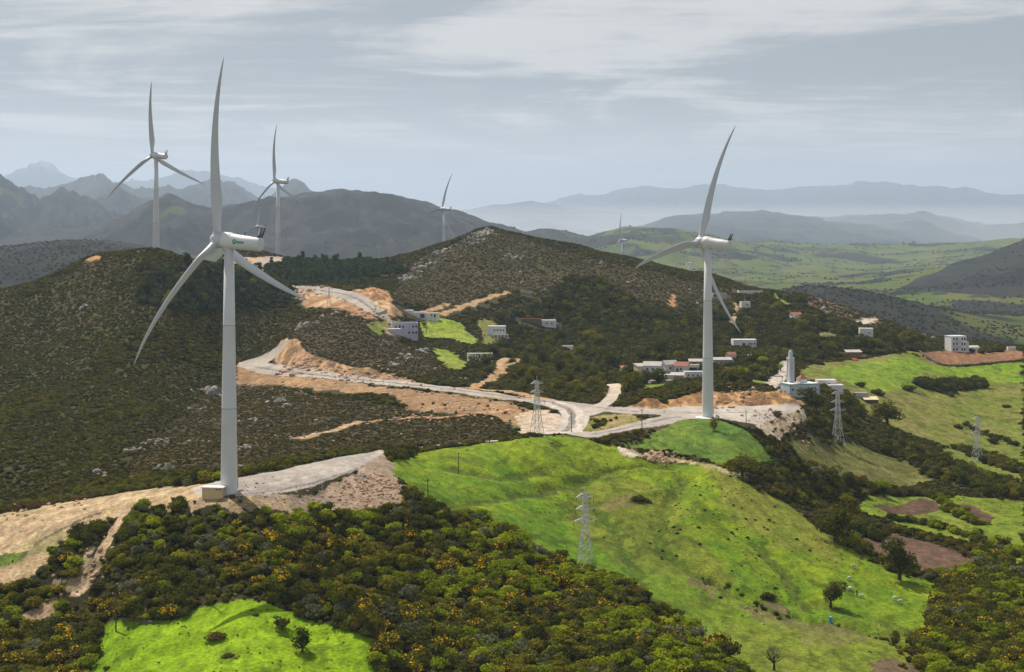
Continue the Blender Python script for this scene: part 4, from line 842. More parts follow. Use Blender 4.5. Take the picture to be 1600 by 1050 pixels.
def make_turbine(name, loc, yaw, rot, label, logo=False, fine=True):
    root = empty(name, loc, math.radians(yaw)); tag(root, label, 'wind turbine', 'wind turbines along the ridges')
    tower_mesh().build('tower', M_TOWER, root, True).data.polygons[0].use_smooth = True
    for z in (21.15, 42.15):
        fj = MB(); rr = 2.15-(z/61.6)**1.15*.95+.035; fj.rings([ring((0, 0, z+d), rr, 40) for d in (-.09, .09)], cap=False); fj.build('flange_joint', M_NJOINT, root, True)
    def fix(o): o.location = (-.2, 0, HUBH); o.rotation_euler = (0, TILT, 0); return o
    nac = fix(nacelle_mb().build('nacelle', M_TOWER, root, True))
    nk = MB(); nk.rings([ring((0, 0, z), r, 28) for z, r in ((-2.6, 1.22), (-1.6, 1.45), (-1.2, 1.5))]); nk.build('yaw_collar', M_TOWER, nac, True)
    # rotor hub ahead of the tower
    hb = MB(); hb.rings([xring(x, 0, 0, r, r, 24) for x, r in ((-1.4,1.75),(-1.7,1.95),(-3.6,1.95),(-4.3,1.7),(-4.8,1.25),(-5.1,.7),(-5.2,.1))]); hub = fix(hb.build('rotor_hub', M_BLADE, root, True))
    for k in range(3):
        th = math.radians(rot+120*k); bl = BLADE.build('blade', M_BLADE, root, True)
        # rotor turns about local X: +theta leans towards +Y (screen right when yaw is negative)
        bl.matrix_local = Matrix.Translation((-.2, 0, HUBH)) @ Matrix.Rotation(TILT, 4, 'Y') @ Matrix.Translation((-3.1, 0, 0)) @ Matrix.Rotation(-th, 4, 'X')
        if fine:
            cl = MB(); cl.rings([ring((-math.tan(math.radians(6))*z, 0, z), 1.13, 20) for z in (1.5, 2.05)]); cl.build('pitch_collar', M_BLADE, bl, True)
    # tail mast with two swept fins, hatch and lights
    fb = MB()
    for sy in (-1, 1):
        P = [(8.3, sy*.45, 1.55), (9.5, sy*.55, 1.5), (10.3, sy*.75, 4.1), (9.95, sy*.75, 4.15), (9.2, sy*.6, 2.4)]
        fb.quadmesh([(a, b-.05, c) for a, b, c in P]+[(a, b+.05, c) for a, b, c in P], [(0,1,2,3,4),(9,8,7,6,5)]+[(i, (i+1) % 5+0, (i+1) % 5+5, i+5) for i in range(5)])
    fb.box((9.1, 0, 1.8), (.5, 1.1, .4)); fb.build('cooler_fin', M_NDARK, nac)
    hh = MB(); hh.box((7.4, 0, 1.74), (1.1, .8, .14)); hh.build('roof_hatch', M_NDARK, nac)
    vn = MB(); vn.bar((4.6, 0, 1.7), (4.6, 0, 2.6), .05); vn.bar((4.6, -.3, 2.5), (4.6, .3, 2.5), .04); vn.box((4.6, .3, 2.6), (.12, .12, .2)); vn.build('wind_sensor', M_NDARK, nac)
    if fine:
        d = MB(); d.box((0, 0, 0), (1.0, .12, 2.3)); do = d.build('door', M_NDARK, root); a = math.radians(20-yaw); do.location = (2.13*math.cos(a), 2.13*math.sin(a), 2.2); do.rotation_euler = (0, 0, a+math.pi/2)
        st = MB()
        for s in (-.5, .5): st.bar((2.1, s, 1.0), (4.4, s, -.6), .06); st.bar((2.1, s, 2.0), (4.4, s, .4), .04); st.bar((4.4, s, -.6), (4.4, s, .4), .04); st.bar((2.3, s, .9), (2.3, s, 1.9), .04)
        for k in range(7): st.box((2.3+k*.33, 0, .85-k*.23), (.26, 1.0, .04))
        so = st.build('stair', M_STEEL, root); so.rotation_euler = (0, 0, a)
    if logo:
        def on_side(x, z): return (x, -math.sqrt(max(.01, 1.93**2-(z+.05)**2))-.03, z)
        lb = MB(); nseg = 24
        C = [on_side(2.9+.62*math.cos(2*math.pi*i/nseg), .1+.62*math.sin(2*math.pi*i/nseg)) for i in range(nseg)]
        lb.quadmesh([on_side(2.9, .1)]+C, [(0, i+1, (i+1) % nseg+1) for i in range(nseg)]); lb.build('round_emblem', M_LOGO, nac)
        sw = MB(); prev = None
        for i in range(9):
            t = i/8; cx = 2.55+t*.75; cz = .1-.25+.42*math.sin(t*3.1); 
            if prev: a = on_side(prev[0], prev[1]+.07); b = on_side(cx, cz+.07); c = on_side(cx, cz-.07); d_ = on_side(prev[0], prev[1]-.07); sw.quadmesh([(p[0], p[1]-.03, p[2]) for p in (a, b, c, d_)], [(0, 3, 2, 1)])
            prev = (cx, cz)
        sw.build('emblem_swirl', M_LOGOW, nac)
        cu = bpy.data.curves.new('lettering', 'FONT'); cu.body = 'nareva'; cu.size = 1.25; cu.offset = .03; cu.extrude = .01; cu.resolution_u = 3
        co = bpy.data.objects.new('tmp', cu); COL.objects.link(co); dg = bpy.context.evaluated_depsgraph_get(); me = bpy.data.meshes.new_from_object(co.evaluated_get(dg)); bpy.data.objects.remove(co)
        for v in me.vertices:
            x, z = v.co.x*.62+3.65, v.co.y*.9-.2; yy = on_side(x, z)[1]; v.co = (x, yy-.03-v.co.z, z)
        me.materials.append(M_LOGO); o = bpy.data.objects.new('lettering', me); COL.objects.link(o); o.parent = nac
    return root
def empty_part(r): return None
def hubloc(px, py, D):
    """tower foot below a hub seen at (px,py) whose turbine stands D metres ahead"""
    x = (px-800)/F*D; return x, D, (HY-py)/F*D+EYE-HUBH
def t_at(px, py_hub, D, yaw, rot, label, **k):
    x, y, z = hubloc(px, py_hub, D); return make_turbine('wind_turbine', (x, y, z), yaw, rot, label, **k)
t_at(358, 376.5, 432, -23, -8.5, 'nearest white wind turbine beside the yellow kiosk, green emblem on its nacelle', logo=True)
t_at(1106, 379, 627, -38, 19.5, 'white wind turbine on the pale gravel pad in front of the village')
t_at(244, 243, 1070, -38, -7.5, 'white wind turbine standing behind the dark scrub hilltop at the far left')
t_at(434.5, 283, 1383, -25, -7.5, 'white wind turbine on the orange earth pad at the end of the ridge road')
t_at(694, 326.5, 2040, -30, 19, 'distant white wind turbine rising behind the left flank of the rocky peak')
t_at(972, 375, 2830, -30, -8, 'small distant white wind turbine over the green valley fields, one blade upright')
t_at(1076, 411, 4050, -26, -12, 'smallest white wind turbine, low over the green valley left of the village turbine', fine=False)
t_at(405, 354, 2380, -22, 15, 'faint distant wind turbine showing directly behind the nearest turbine nacelle', fine=False)
# ------------------------------------------------------------------ transformer kiosk, buildings
M_WHITE = pbr('lime_wash', (.72, .72, .71), .85, .2, noise=.10, nscale=.8); M_BLUEW = pbr('pale_blue_wash', (.55, .62, .70), .85, .2, noise=.12, nscale=.8)
M_LILAC = pbr('lilac_render', (.50, .49, .58), .85, .2, noise=.12, nscale=.6); M_CREAM = pbr('cream_render', (.62, .54, .36), .85, .2, noise=.1, nscale=1)
M_GREYW = pbr('grey_render', (.42, .40, .38), .9, .1, noise=.2, nscale=.8); M_BRICK = pbr('red_block', (.36, .13, .08), .9, .1, noise=.3, nscale=1.2)
M_WIN = pbr('window_glass', (.035, .045, .06), .15, .5); M_DOOR = pbr('dark_wood', (.10, .06, .045), .7); M_RUSTR = pbr('rusty_tin', (.34, .12, .07), .7, .3, noise=.35, nscale=1.5)
M_TINR = pbr('pale_tin', (.42, .40, .37), .55, .4, noise=.25, nscale=1.0); M_DRY = pbr('drystone', (.16, .14, .11), .95, .1, noise=.3, nscale=2); M_CONC = pbr('weathered_concrete', (.48, .46, .42), .9, .1, noise=.2, nscale=1, bump=.2)
M_KIOSK = pbr('kiosk_render', (.60, .47, .25), .85, .2, noise=.1, nscale=1.0); M_WOOD = pbr('pole_wood', (.10, .08, .06), .85, .1); M_GREEN = pbr('green_trim', (.10, .30, .25), .6)
M_ORANGE = pbr('orange_sheeting', (.75, .16, .04), .6); M_BARK = pbr('bark', (.08, .06, .045), .9, .1, noise=.3, nscale=4)
def house(name, label, px, py, w, d, h, yaw=0, wall=None, roof='flat', roofm=None, wins=(), door=None, dmin=600, dmax=1500, cat='house', group=None, loc=None, parapet=.35):
    """walls, roof, door and windows; front looks back at the camera"""
    p = loc if loc is not None else put(px, py, dmin, dmax); wall = wall or M_WHITE; roofm = roofm or wall
    r = empty(name, p, math.radians(yaw)); tag(r, label, cat, group)
    mb = MB(); mb.box((0, 0, h/2-1.25), (w, d, h+2.5)); mb.build('wall', wall, r)
    rb = MB()
    if roof == 'flat':
        rb.box((0, 0, h+.06), (w-.5, d-.5, .12))
        for c, s in (((0, -d/2+.1, h+parapet/2+.001), (w+.06, .26, parapet)), ((0, d/2-.1, h+parapet/2+.001), (w+.06, .26, parapet)), ((-w/2+.1, 0, h+parapet/2+.001), (.26, d-.5, parapet)), ((w/2-.1, 0, h+parapet/2+.001), (.26, d-.5, parapet))): rb.box(c, s)
    elif roof == 'gable':
        e = .3; k = h+w*0+min(w, d)*.32; y0, y1 = -d/2-e, d/2+e; x0, x1 = -w/2-e, w/2+e
        rb.quadmesh([(x0, y0, h-.05), (x1, y0, h-.05), (x1, y1, h-.05), (x0, y1, h-.05), (x0+.1, 0, k), (x1-.1, 0, k)], [(0, 1, 5, 4), (2, 3, 4, 5), (0, 4, 3), (1, 2, 5), (3, 2, 1, 0)])
    elif roof == 'shed':
        rb.quadmesh([(-w/2-.3, -d/2-.4, h-.1), (w/2+.3, -d/2-.4, h-.1), (w/2+.3, d/2+.3, h+.9), (-w/2-.3, d/2+.3, h+.9), (-w/2-.3, -d/2-.4, h+.06), (w/2+.3, -d/2-.4, h+.06), (w/2+.3, d/2+.3, h+1.06), (-w/2-.3, d/2+.3, h+1.06)], [(3,2,1,0),(4,5,6,7),(0,1,5,4),(1,2,6,5),(2,3,7,6),(3,0,4,7)])
        mb2 = MB(); mb2.box((0, 0, h+.2), (w-.2, .2, .6))
    rb.build('roof', roofm, r)
    for (side, u, z, ww, hh) in wins:
        f = MB(); g = MB()
        if side == 'f': c = (u*w/2, -d/2, z); f.box(c, (ww+.25, .12, hh+.25)); g.box((c[0], c[1]-.05, c[2]), (ww, .08, hh))
        elif side == 'r': c = (w/2, u*d/2, z); f.box(c, (.12, ww+.25, hh+.25)); g.box((c[0]+.05, c[1], c[2]), (.08, ww, hh))
        else: c = (-w/2, u*d/2, z); f.box(c, (.12, ww+.25, hh+.25)); g.box((c[0]-.05, c[1], c[2]), (.08, ww, hh))
        fo = f.build('window', wall, r); g.build('pane', M_WIN, fo)
    if door:
        f = MB(); f.box((door[0]*w/2, -d/2-.03, 1.05), (1.1, .1, 2.1)); f.build('door', M_DOOR, r)
    return r
def fwin(xs, z, w=1.0, h=1.1): return [('f', x, z, w, h) for x in xs]
# kiosk by the nearest tower
kp = put(334.5, 776, 380, 470); kz = kp.z
k = empty('transformer_kiosk', kp, math.radians(-8)); tag(k, 'squat yellow concrete kiosk with flat white roof at the foot of the nearest turbine', 'kiosk')
mb = MB(); mb.box((0, 0, .9), (5.3, 2.9, 2.9)); mb.build('wall', M_KIOSK, k); mb = MB(); mb.box((0, 0, 2.46), (5.7, 3.3, .24)); mb.build('roof', M_WHITE, k)
mb = MB(); mb.box((2.66, 0, .95), (.1, 1.5, 1.9)); mb.build('door', M_GREYW, k)
for s in (1.2, 2.0):
    mb = MB(); mb.box((s, -1.46, 2.0), (.45, .1, .3)); mb.build('vent', M_NDARK, k)
mb = MB(); mb.box((0, 0, -.15), (13, 9, .5)); 
# turbine 2 foundation plinth
p2 = put(1098, 654, 590, 660); pl = MB(); pl.rings([ring((0, 0, z), r, 32) for z, r in ((-.6, 4.6), (.25, 4.6), (.35, 4.4))]); o = pl.build('foundation_slab', M_WHITE); o.location = (.3066/2.667*0+72.0, 626, gz(72, 626)); tag(o, 'low white round concrete slab under the tower in front of the village', 'foundation')
# hill houses
house('long_house', 'long low white house in three steps above the green hill meadow', 655, 493, 0, 0, 0) if False else None
def long_house():
    p = put(655, 496, 950, 1200); r = empty('long_house', p, math.radians(-6)); tag(r, 'long low white farmhouse in three steps along the top of the green hill meadow', 'house')
    k = p.y/F
    for i, (a, b, h, y) in enumerate(((-31, -10, 4.6, 0), (-10, 12, 3.4, .5), (12, 31, 3.0, -.4))):
        mb = MB(); mb.box(((a+b)/2*k, y, h/2-1.5), ((b-a)*k, 7-.3*i, h+3)); mb.build('wall', M_WHITE, r)
        rf = MB(); rf.box(((a+b)/2*k, y, h+.1), ((b-a)*k-.3, 6.4-.3*i, .2)); rf.build('roof', M_TINR, r)
    for x, z, w, h in ((-26, 2.6, 1.2, 1.8), (-16, 2, 1, 1.2), (5, 1.4, 1.6, 2.2), (8, 1.4, 1.2, 2.2), (21, 1.9, .8, 1), (26, 1.5, 1, 1.9)):
        mb = MB(); mb.box((x*k, -3.75+(.5 if -10 < x < 12 else 0), z), (w, .3, h)); mb.build('window', M_WIN, r)
long_house()
house('villa', 'two-storey lilac-blue house with a terrace on the slope above the bend road', 632, 524, 14.5, 9, 6.6, 8, M_LILAC, wins=fwin((-.72, -.15, .62, .86), 5.4)+fwin((.3, .62, .86), 2.0)+[('f', -.42, 5.2, 1.1, 2.2)], door=None, dmin=900, dmax=1100, parapet=.9)
tr = put(616, 521, 900, 1100); mb = MB(); mb.box((0, 0, 1.2), (7, 5, 3.4)); o = mb.build('terrace_wall', M_LILAC); o.location = tr; tag(o, 'low lilac terrace block on the left side of the two-storey lilac house', 'terrace')
house('white_house', 'white two-tier house with dark red terrace arches, alone among trees mid-slope', 776, 527, 11, 8, 6.4, -4, M_WHITE, wins=fwin((-.2, .15, .5, .8), 4.2, .9, 1), dmin=950, dmax=1200)
o = MB(); o.box((0, 0, 1.5), (9, 3, 4)); q = o.build('terrace', M_WHITE); q.location = put(783, 529, 950, 1200)+Vector((0, -6, 0)); tag(q, 'white lower terrace in front of the two-tier house with red arches', 'terrace')
for i in range(4):
    mb = MB(); mb.box((-3.2+i*2.1, -1.55, 2.2), (1.3, .14, 1.6)); mb.build('arch', M_BRICK, q)
house('white_house', 'white house with a pale roof wing and three small dark windows above the ochre track', 750, 562, 13, 7, 3.6, 4, M_WHITE, roofm=M_TINR, wins=fwin((-.1, .2, .5), 1.9, .9, 1.1), dmin=820, dmax=1000)
house('long_shed', 'low shed with brick-red roof left of the small white house in the upper wood', 830, 504, 13, 5, 2.0, -3, M_DRY, roofm=M_RUSTR, dmin=1000, dmax=1250, cat='shed')
house('white_house', 'small white house at the right end of the brick-red shed in the upper wood', 857, 508, 9.5, 7, 3.6, 4, M_WHITE, wins=fwin((-.3, .4), 1.8, .9, 1.1), dmin=1000, dmax=1250)
house('hut', 'tiny white hut alone in the dark wood above the road junction', 888, 547, 5.6, 4, 2.2, 0, M_WHITE, dmin=800, dmax=1100, cat='hut')
house('hut', 'thin grey flat roofed hut near the top of the central hill wood', 823, 456, 7.5, 4, 1.2, 0, M_GREYW, dmin=1050, dmax=1350, cat='hut')
house('white_house', 'white bungalow with three small windows just right of the big tower, above the village', 1162, 543, 13.5, 8, 4.2, 3, M_WHITE, wins=fwin((.38, .58, .84), 2.2, .8, 1.1)+[('f', -.1, 1.4, 1.6, 2.4)], dmin=850, dmax=1150)
house('farm_building', 'long grey-white flat building on the crest just right of the big tower', 1124, 463, 10, 6, 3.4, 0, M_GREYW, roofm=M_GREYW, wins=fwin((-.7,), 2, 2.0, 1.4), dmin=1100, dmax=1500)
house('farm_building', 'long pale shed with a dark roof edge along the skyline right of the big tower', 1172, 459, 18, 6, 2.6, 3, M_WHITE, roofm=M_DOOR, dmin=1100, dmax=1500, cat='shed')
house('hut', 'small bright white hut in the wood below the skyline sheds', 1164, 480, 6.5, 5, 4, 10, M_WHITE, wins=fwin((.2,), 2.2), dmin=1050, dmax=1400, cat='hut')
house('cottage', 'cottage with a red roof and white wall wing deep in the wood on the right', 1243, 499, 7, 5, 2.8, 8, M_WHITE, 'gable', M_RUSTR, dmin=1000, dmax=1300)
house('cottage', 'low white outbuilding beside the red roofed cottage in the wood', 1256, 501, 8, 4, 1.8, 0, M_WHITE, dmin=1000, dmax=1300)
house('white_house', 'white cube house at the wood edge above the village meadow with a shaded door', 1353, 530, 8.4, 7, 5.6, -6, M_WHITE, wins=fwin((.4,), 3, .8, 1), dmin=950, dmax=1150)
house('hut', 'little cream block hut in the clearing above the village wood', 1291, 527, 7, 4, 2, 5, M_CREAM, dmin=950, dmax=1200, cat='hut')
# village cluster
V = dict(dmin=760, dmax=960)
def vill(*a, **k): k.update(V); return house(*a, **k)
vill('village_house', 'village house with a long cream roof at the left end of the cluster', 1005, 583, 8, 6, 3.2, 18, M_CREAM, 'shed', M_TINR, wins=fwin((-.3, .4), 1.7))
vill('village_house', 'village house with white walls and red-striped pale roof', 1020, 584, 9, 6, 3.6, -14, M_WHITE, 'gable', M_TINR, wins=fwin((-.5, .1, .6), 1.8))
vill('village_house', 'gabled white village house just left of the rusty red roof', 1046, 582, 7, 6, 3.6, 22, M_WHITE, 'gable', M_TINR, wins=fwin((-.3, .4), 1.8))
vill('village_house', 'village house with a bright rusty red tin roof', 1065, 583, 7, 6, 3.4, -12, M_WHITE, 'gable', M_RUSTR, wins=fwin((0,), 1.8), door=(-.5,))
vill('village_house', 'boxy village house with an open brown front right of the rusty roof', 1082, 582, 6.5, 5, 3.4, 0, M_WHITE, 'flat', M_CREAM, wins=[('f', 0, 1.5, 4.4, 1.8)])
vill('village_house', 'cream walled village house with a flat white roof in the front row', 1040, 594, 7.5, 5, 2.7, -6, M_CREAM, 'flat', M_WHITE, wins=fwin((.1,), 1.3))
vill('village_house', 'long white front-row village house with small windows beside the tower', 1087, 591, 11, 5, 3.0, 3, M_WHITE, 'flat', M_WHITE, wins=fwin((-.7, -.3, .1, .5, .8), 1.6, .7, .8))
vill('shed', 'low grey-roofed shed between the cream house and the long white house', 1058, 592, 6, 4, 1.8, -14, M_GREYW, 'shed', M_TINR, cat='shed')
vill('shed', 'grey flat slab shed below the village houses', 1032, 600, 10, 5, 1.5, 14, M_GREYW, 'flat', M_TINR, cat='shed')
house('barn', 'long grey barn with a red end wall behind the village, left of the tower', 1090, 574, 9, 5, 3.2, -2, M_GREYW, 'shed', M_GREYW, dmin=850, dmax=1000, cat='barn')
house('barn', 'long grey barn behind the village, right of the tower', 1128, 571, 10, 5, 3.4, 6, M_GREYW, 'shed', M_GREYW, wins=fwin((-.2, .4), 1.7, .8, .9), dmin=850, dmax=1000, cat='barn')
house('cottage', 'small cottage with a pinkish roof at the right end of the grey barn', 1142, 563, 4.5, 4, 3.6, 16, M_WHITE, 'gable', M_RUSTR, dmin=850, dmax=1000)
house('hut', 'tiny white hut among green bushes right of the village', 1172, 562, 2.4, 2.4, 3, 0, M_WHITE, dmin=850, dmax=1000, cat='hut')
house('shed', 'tumbledown red and grey shed at the left edge of the village', 978, 584, 5, 4, 3, 10, M_GREYW, 'shed', M_RUSTR, cat='shed', **V)
# mosque
def mosque():
    p = put(1250, 621, 670, 860); r = empty('mosque', p, math.radians(20)); tag(r, 'pale blue-white mosque with a tall square minaret and small red pyramid roof', 'mosque'); k = p.y/F
    mb = MB(); mb.box((0, 0, 1.2), (15, 9, 8.4)); hall = mb.build('hall', M_BLUEW, r)
    tb = MB(); tb.box((0, 0, 5.5), (15.3, 9.3, .25)); tb.box((-7.55, -4.55, 2), (.2, .2, 6.8)); tb.box((7.55, -4.55, 2), (.2, .2, 6.8)); tb.build('green_trim', M_GREEN, r)
    rf = MB(); rf.box((0, 0, 5.68), (14.4, 8.4, .12)); rf.build('roof', M_WHITE, r)
    for x in (-6.2, -3.6, -1, 1.6, 4.2):
        f = MB(); f.box((x, -4.5, 3.4), (1.2, .14, 1.3)); fo = f.build('window', M_WHITE, hall); 
    for x in (-6.2, 1, 3.5):
        g = MB(); g.box((x, -4.56, 3.3 if x < 0 else 0.6), (.9, .14, .9)); g.build('pane', M_WIN, hall)
    for y in (-2.6, 0, 2.6):
        g = MB(); g.box((7.53, y, 2.6), (.14, .8, 1.3)); g.build('window', M_GREEN, hall)
    mn = MB(); mn.box((-3.2, 3.0, 8.8), (2.3, 2.3, 15.2)); m = mn.build('minaret', M_BLUEW, r)
    for sx, sy in ((-1, -1), (1, -1), (1, 1), (-1, 1)):
        g = MB(); g.box((-3.2+sx*1.12, 3+sy*1.12, 8.8), (.3, .3, 15.3)); g.build('corner_band', M_WHITE, m)
    g = MB(); g.box((-3.2, 1.83, 9.4), (.7, .1, 11)); g.build('dark_band', M_LILAC, m)
    g = MB(); g.box((-3.2, 3, 16.6), (2.8, 2.8, .35)); 
    for i in range(5):
        for a, b in ((-1, 0), (1, 0), (0, -1), (0, 1)):
            t = -1.12+i*.56; g.box((-3.2+(a*1.28 if a else t), 3+(b*1.28 if b else t), 17.0), (.24, .24, .45))
    g.build('gallery', M_WHITE, m)
    g = MB(); g.box((-3.2, 3, 18.0), (1.5, 1.5, 2.6)); g.rings([ring((-3.2, 3, 19.3+z), rr, 12) for z, rr in ((0, .85), (.4, .82), (.8, .6), (1.1, .2), (1.3, .05))]); g.build('lantern', M_BLUEW, m)
    g = MB(); g.bar((-3.2, 3, 20.5), (-3.2, 3, 22.0), .06); g.build('finial', M_NDARK, m)
    g = MB(); g.box((1.2, .5, 6.6), (3.6, 3.6, 1.8)); cu = g.build('lantern_base', M_WHITE, r)
    g = MB(); g.quadmesh([(-.8, -1.5, 7.5), (3.2, -1.5, 7.5), (3.2, 2.5, 7.5), (-.8, 2.5, 7.5), (1.2, .5, 9.6)], [(0, 1, 4), (1, 2, 4), (2, 3, 4), (3, 0, 4), (3, 2, 1, 0)]); g.build('pyramid_roof', M_RUSTR, cu)
mosque()
house('annex_building', 'white annex with two dark windows behind the mosque hall', 1290, 606, 9, 6, 3.8, 4, M_WHITE, wins=fwin((-.35, .2), 2.0, 1.2, 1.3), dmin=720, dmax=900, cat='annex')
house('annex_building', 'lower white annex stepping down to the right of the mosque', 1305, 612, 7, 6, 2.8, 4, M_WHITE, dmin=720, dmax=900, cat='annex')
house('shed', 'flat tin roofed shed partly behind trees right of the mosque', 1344, 622, 6.5, 5, 2.4, 6, M_GREYW, 'flat', M_TINR, dmin=680, dmax=900, cat='shed')
house('shed', 'dark open stone shed lower right of the mosque', 1360, 630, 6.5, 5, 2.0, 0, M_DOOR, 'shed', M_CREAM, dmin=680, dmax=900, cat='shed')
house('farm_shed', 'low shed with a pale roof and orange sheeting at the top of the village meadow', 1333, 556, 9, 5, 2.0, 4, M_BRICK, 'shed', M_TINR, dmin=900, dmax=1100, cat='shed')
o = rock_mesh('hay_cover', 5, M_ORANGE, 2); q = bpy.data.objects.new('covered_stack', o); COL.objects.link(q); q.location = put(1335, 564, 880, 1100); q.scale = (3.0, 1.6, 1.3); tag(q, 'bright orange covered stack lying at the top edge of the village meadow', 'covered stack')
# three storey house on the right
def tall_house():
    p = put(1493, 549, 950, 1200); r = empty('tall_house', p, math.radians(12)); tag(r, 'three-storey pale blue house with balconies standing alone beside the brown field', 'house'); k = p.y/F
    mb = MB(); mb.box((0, 0, 3.6), (10, 9, 11.2)); w = mb.build('wall', M_WHITE, r)
    mb = MB(); mb.box((6.2, .6, 2.2), (2.6, 7, 7)); mb.build('side_wing', M_BLUEW, r)
    rf = MB(); rf.box((0, 0, 9.35), (10.4, 9.4, .3)); 
    for x in (-4.4, 0, 4.4): rf.bar((x, -3, 9.4), (x, -3, 10.3), .1)
    rf.build('roof', M_BLUEW, r)
    for z in (3.3, 6.4):
        mb = MB(); mb.box((-1.5, -5.1, z), (6.4, 1.4, .22)); mb.box((-1.5, -5.75, z+.5), (6.4, .12, .9)); mb.build('balcony', M_BLUEW, r)
    for z in (1.3, 4.6, 7.7):
        for x in (-3.3, -1.3, 2.2, 3.9):
            f = MB(); f.box((x, -4.5, z), (1.25, .14, 1.6)); fo = f.build('window', M_BLUEW, r); g = MB(); g.box((x, -4.57, z), (1.0, .1, 1.35)); g.build('pane', M_WIN, fo)
    for z in (4.4, 7.6):
        f = MB(); f.box((5.02, -1.5 if z > 5 else -3.4, z), (.14, 1.0, 1.3)); f.build('window', M_WIN, r)
tall_house()
house('hut', 'tiny white block hut on the far right hedge line beyond the brown field', 1580, 548, 5, 3, 1.8, 0, M_WHITE, dmin=1000, dmax=1250, cat='hut')
house('shed', 'low white shed immediately right of the three-storey house', 1520, 547, 7, 4, 1.9, 0, M_WHITE, 'shed', M_TINR, dmin=1000, dmax=1250, cat='shed')
# field wall
def wall_along(name, label, pts, h, th, mat, dmin, dmax):
    P = world_line(pts, dmin, dmax, 6); mb = MB(); L = []; R_ = []
    for i, (x, y) in enumerate(P):
        a = P[max(0, i-1)]; b = P[min(len(P)-1, i+1)]; t = (b-a)/max(1e-6, np.hypot(*(b-a))); n = (-t[1]*th/2, t[0]*th/2); z = gz(x, y); hh = h*(.85+.3*random.Random(i).random())
        L.append([(x+n[0], y+n[1], z-.6), (x+n[0], y+n[1], z+hh), (x-n[0], y-n[1], z+hh), (x-n[0], y-n[1], z-.6)])
    mb.rings(L); o = mb.build(name, mat); tag(o, label, 'wall'); return o
random.seed(5)
wall_along('field_wall', 'long grey drystone wall bounding the brown field below the three-storey house', [(1436,552),(1455,562),(1474,573),(1500,572),(1540,568),(1600,562)], 1.0, .7, M_DRY, 900, 1150)
wall_along('field_wall', 'short dark stone wall curving across the near meadow edge by the left hand poles', [(192,968),(215,966),(240,972)], .5, .5, M_DRY, 330, 460)
wall_along('guard_rail', 'low grey concrete parapet where the upper road ends above the lilac house', [(590,492),(597,488),(604,487)], 1.3, .6, M_GREYW, 900, 1080)['category'] = 'parapet'
# ------------------------------------------------------------------ pylons and poles
def pylon_root(mat):
    r = empty('lattice_pylon', (0, 0, 0)); H = 22.5
    def hw(z): return 2.15-(z/10.5)*1.25 if z < 10.5 else .9-(z-10.5)/12*.45
    zs = [0, 3.6, 6.6, 9.0, 10.8, 12.4, 13.9, 15.3, 16.7, 18.1, 19.5, 21]
    lg = MB()
    for sx, sy in ((-1, -1), (1, -1), (1, 1), (-1, 1)):
        l = MB(); l.bar((sx*hw(0)*1.05, sy*hw(0)*1.05, -1), (sx*hw(10.5), sy*hw(10.5), 10.5), .11); l.box((sx*hw(0), sy*hw(0), .1), (.8, .8, .8)); l.build('leg', mat, r)
    b = MB()
    for sx, sy in ((-1, -1), (1, -1), (1, 1), (-1, 1)): b.bar((sx*hw(10.5), sy*hw(10.5), 10.5), (sx*.45, sy*.45, 21), .1)
    for i in range(len(zs)-1):
        a, c = zs[i], zs[i+1]; A, B = hw(a), hw(c)
        if i == 0: continue
        for s in (-1, 1):
            b.bar((-A, s*A, a), (B, s*B, c), .05); b.bar((A, s*A, a), (-B, s*B, c), .05); b.bar((s*A, -A, a), (s*B, B, c), .05); b.bar((s*A, A, a), (s*B, -B, c), .07)
            if i % 2 == 0: b.bar((-A, s*A, a), (A, s*A, a), .07); b.bar((s*A, -A, a), (s*A, A, a), .07)
    A = hw(3.6)
    for s in (-1, 1): b.bar((-hw(0), s*hw(0), .6), (0, s*A, 3.6), .08); b.bar((hw(0), s*hw(0), .6), (0, s*A, 3.6), .08); b.bar((-A, s*A, 3.6), (A, s*A, 3.6), .08)
    b.bar((0, 0, 21), (0, 0, 23), .1); b.build('lattice_body', mat, r)
    for z, w in ((13.4, 3.3), (16.7, 2.8), (20.0, 2.6)):
        for sd in (-1, 1):
            m = MB(); t = (sd*w, 0, z+.1)
            for sy in (-1, 1): m.bar((sd*.5, sy*.5, z), t, .08); m.bar((sd*.5, sy*.45, z+1.1), t, .08)
            m.bar((sd*1.4, 0, z), (sd*1.1, 0, z+.8), .06); c = m.build('cross_arm', mat, r)
            n = MB(); n.bar((sd*w, 0, z), (sd*w, 0, z-1.2), .09, 6); n.build('insulator', M_NDARK, c)
    return r
PY = pylon_root(M_STEEL)
first = True
for px, py, hp, yaw, dm, dx, lab in ((914, 893, 134, 20, 380, 520, 'tall grey lattice pylon in the big green meadow at the edge of the scrub'),
    (839, 682, 98, 25, 545, 640, 'lattice pylon on the crest of the big green meadow beside the pale quarry scar'),
    (1309, 692, 92, 10, 640, 760, 'lattice pylon on the olive slope below the mosque'),
    (1527, 722, 78, 15, 680, 820, 'lattice pylon standing in the pasture at the far right beside the hedge'),
    (514, 478, 30, 20, 1000, 1150, 'lattice pylon beside the bend of the upper road'),
    (592, 416, 28, 10, 1400, 1520, 'small lattice pylon on the pine ridge skyline'),
    (1176, 394, 10, 0, 6000, 9000, 'tiny distant pylon on the far green valley ridge')):
    o = PY if first else copy_tree(PY); first = False; p = put(px, py, dm, dx); D = p.y; h = hp/F*D; s = h/23.5
    o.location = p; o.scale = (s*1.15 if s < .8 else s, s, s); o.rotation_euler = (0, 0, math.radians(yaw)); o['label'] = lab; o['category'] = 'pylon'; o['group'] = 'lattice pylons'
